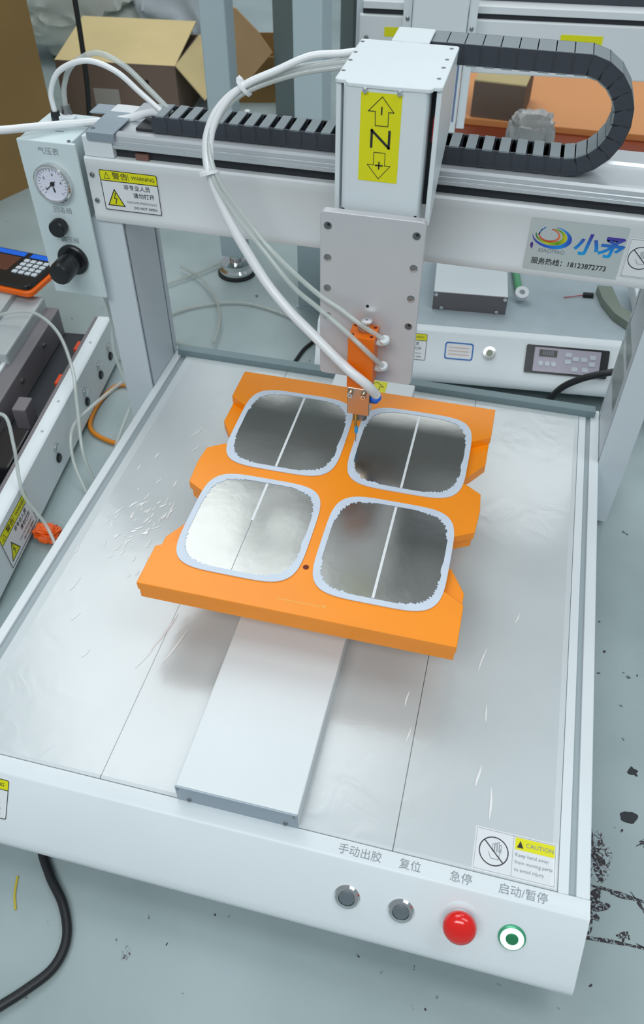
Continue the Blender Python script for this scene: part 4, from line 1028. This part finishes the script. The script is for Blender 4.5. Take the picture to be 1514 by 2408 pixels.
# orange bits on the floor
zz = FZ + 0.004
tube('coiled_cable', [(-0.10, 0.665, zz), (-0.1194, 0.664, zz), (-0.1300, 0.648, zz), (-0.134, 0.61, zz), (-0.128, 0.57, zz), (-0.1165, 0.550, zz), (-0.095, 0.538, zz), (-0.065, 0.533, zz), (-0.03, 0.55, zz)], 0.0036, mat('orange_cord', (215, 130, 20), 0.5), None, 10, 'orange cable ring on the floor between the two machines', 'cable')
o = crumple('orange_glove', 'crumpled orange rubber piece on the floor beside the left machine label', -0.0800, 0.338, FZ, 0.020, 0.014, 0.022, mat('orange_dark', (235, 95, 15), 0.5), 9, 'rag', sub=4, amp=0.5, st=(2, 2, 2))
tube('yellow_hose', [(-0.100, 0.72, zz), (-0.068, 0.70, zz), (-0.058, 0.675, zz), (-0.050, 0.655, zz)], 0.004, mat('yellow_orange', (225, 150, 10), 0.5), None, 8, 'short yellow-orange hose end behind the left gantry post', 'hose')

# ------------------------------------------------------------------ rack legs, cartons and bags in the far left
t = thing('rack_leg', 'grey steel leg with round chrome foot, seen under the beam and behind the hose', 'leg', (-0.049, 1.035, FZ))
obj('leg_tube', BX(-0.070, -0.028, 1.025, 1.067, FZ + 0.042, 1.3), LEG, t, 0.003)
obj('levelling_foot', LT([(0.031, 0), (0.033, 0.003), (0.033, 0.012), (0.028, 0.016), (0.028, 0.024), (0.012, 0.026), (0.012, 0.043)], Matrix.Translation((-0.049, 1.046, FZ)), 28), CHROME, t, smooth=True)
obj('rubber_pad', LT([(0.036, 0), (0.036, 0.004)], Matrix.Translation((-0.049, 1.046, FZ)), 28), RUBBER, t, smooth=True)
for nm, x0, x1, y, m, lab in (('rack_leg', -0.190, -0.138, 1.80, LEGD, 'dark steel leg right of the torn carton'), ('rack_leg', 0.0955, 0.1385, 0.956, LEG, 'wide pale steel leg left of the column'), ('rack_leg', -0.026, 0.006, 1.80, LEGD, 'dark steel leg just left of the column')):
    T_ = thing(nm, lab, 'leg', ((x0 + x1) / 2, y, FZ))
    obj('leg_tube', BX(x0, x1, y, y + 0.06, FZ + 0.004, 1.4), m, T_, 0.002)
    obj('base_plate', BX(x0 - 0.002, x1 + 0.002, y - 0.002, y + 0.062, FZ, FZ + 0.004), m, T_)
T_ = thing('louvred_cabinet', 'pale grey cabinet with horizontal louvres above the column cap', 'cabinet', (0.10, 1.62, FZ))
obj('cabinet_body', BX(0.055, 0.150, 1.60, 1.9, FZ, 0.9), M3G, T_, 0.003)
lo = None
for k in range(14):
    q = BX(0.062, 0.143, 1.594, 1.600, -0.02 + k * 0.032, 0.003 + k * 0.032)
    if lo is None: lo = obj('louvre', q, ALUD, T_)
    else: q.free(); c = lo.copy(); COL.objects.link(c); c.location = (0, 0, k * 0.032)
for nm, x, y, m, lab, cat in (('spray_can', -0.205, 1.62, mat('blue_violet', (60, 60, 150), 0.4), 'small blue spray can behind the cable chain', 'can'), ('glue_bottle', -0.130, 1.60, mat('navy', (50, 55, 95), 0.4), 'navy glue bottle behind the cable chain', 'bottle'), ('glue_bottle', -0.106, 1.60, mat('bottle_yellow', (205, 190, 30), 0.4), 'yellow glue bottle behind the cable chain', 'bottle')):
    M = Matrix.Translation((x, y, FZ))
    T_ = thing(nm, lab, cat, (x, y, FZ))
    obj('bottle_body', LT([(0.012, 0), (0.013, 0.002), (0.013, 0.055), (0.008, 0.064)], M, 16), m, T_, smooth=True)
    obj('cap', LT([(0.007, 0.064), (0.007, 0.078), (0.003, 0.080)], M, 12), PAPER, T_, smooth=True)
# big carton at the left edge
ang = math.atan2(0.07, 0.028)
T_, M = carton('tall_carton', 'tall brown carton filling the upper left corner', -0.567 - 0.55 * 0.9285, 1.375 + 0.55 * 0.3714, FZ, 0.60, 0.55, 1.15, ang + PI, CARD)
# local x now runs from the far corner towards the viewer; its outer face looks right
obj('printed_mark', box(NB(), 0.115, 0.215, 0.5501, 0.5507, 0.36, 0.395, M=M), TAPE, T_)
tube('black_strap', [(-0.60, 1.62, 1.0), (-0.585, 1.60, 0.7), (-0.565, 1.57, 0.45), (-0.55, 1.54, 0.25), (-0.548, 1.52, 0.05), (-0.56, 1.50, FZ + .01)], 0.006, CABLE, None, 8, 'black cable hanging beside the tall carton', 'cable')
T_, M = carton('open_carton', 'brown carton with a wide light top flap, upper left behind the loop of tubes', -0.705, 1.665, FZ, 0.300, 0.24, 0.135, 0.10, CARDD, [('f', PI + 0.16, 0.225), ('r', 0.85, 0.10)], CARDL)
obj('shipping_label', BX(0.085, 0.150, -0.0006, 0.0, 0.025, 0.075, M=M), mat('label_grey', (165, 160, 155), 0.6), T_)
for x in (0.175, 0.225): obj('hand_hole', LT([(0.006, 0), (0.006, 0.0006)], M @ axisM((x, 0, 0.095), (0, -1, 0)), 12), DHOLE, T_)
T_, M = carton('torn_carton', 'torn tan carton with a pointed flap between the pale leg and the dark leg', -0.350, 1.86, FZ, 0.20, 0.20, 0.11, 0.25, CARD)
obj('torn_flap', yprism([(-0.31, -0.085), (-0.2945, 0.150), (-0.262, 0.142), (-0.2134, 0.1000), (-0.1780, 0.0560), (-0.235, -0.0050)], 1.748, 1.752), mat('cardboard_tan', (178, 145, 105), 0.8, noise=0.1, nscale=8), T_)
obj('tape_strip', yprism([(-0.286, 0.145), (-0.274, 0.143), (-0.268, 0.06), (-0.276, 0.05)], 1.7455, 1.748), PAPER, T_)
crumple('plastic_bag_pile', 'big pile of milky folded plastic sheeting, top left', -0.86, 2.13, FZ, 0.27, 0.16, 0.42, BAG, 21, amp=0.16, st=(0.5, 0.5, 6.5), tilt=-0.35, pw=0.75)
crumple('plastic_bundle', 'bluish plastic-wrapped bundle left of the pale leg, top', -0.545, 2.10, FZ + 0.03, 0.125, 0.10, 0.36, BAGB, 22, amp=0.16, st=(1.2, 1.2, 2.0), pw=0.7)
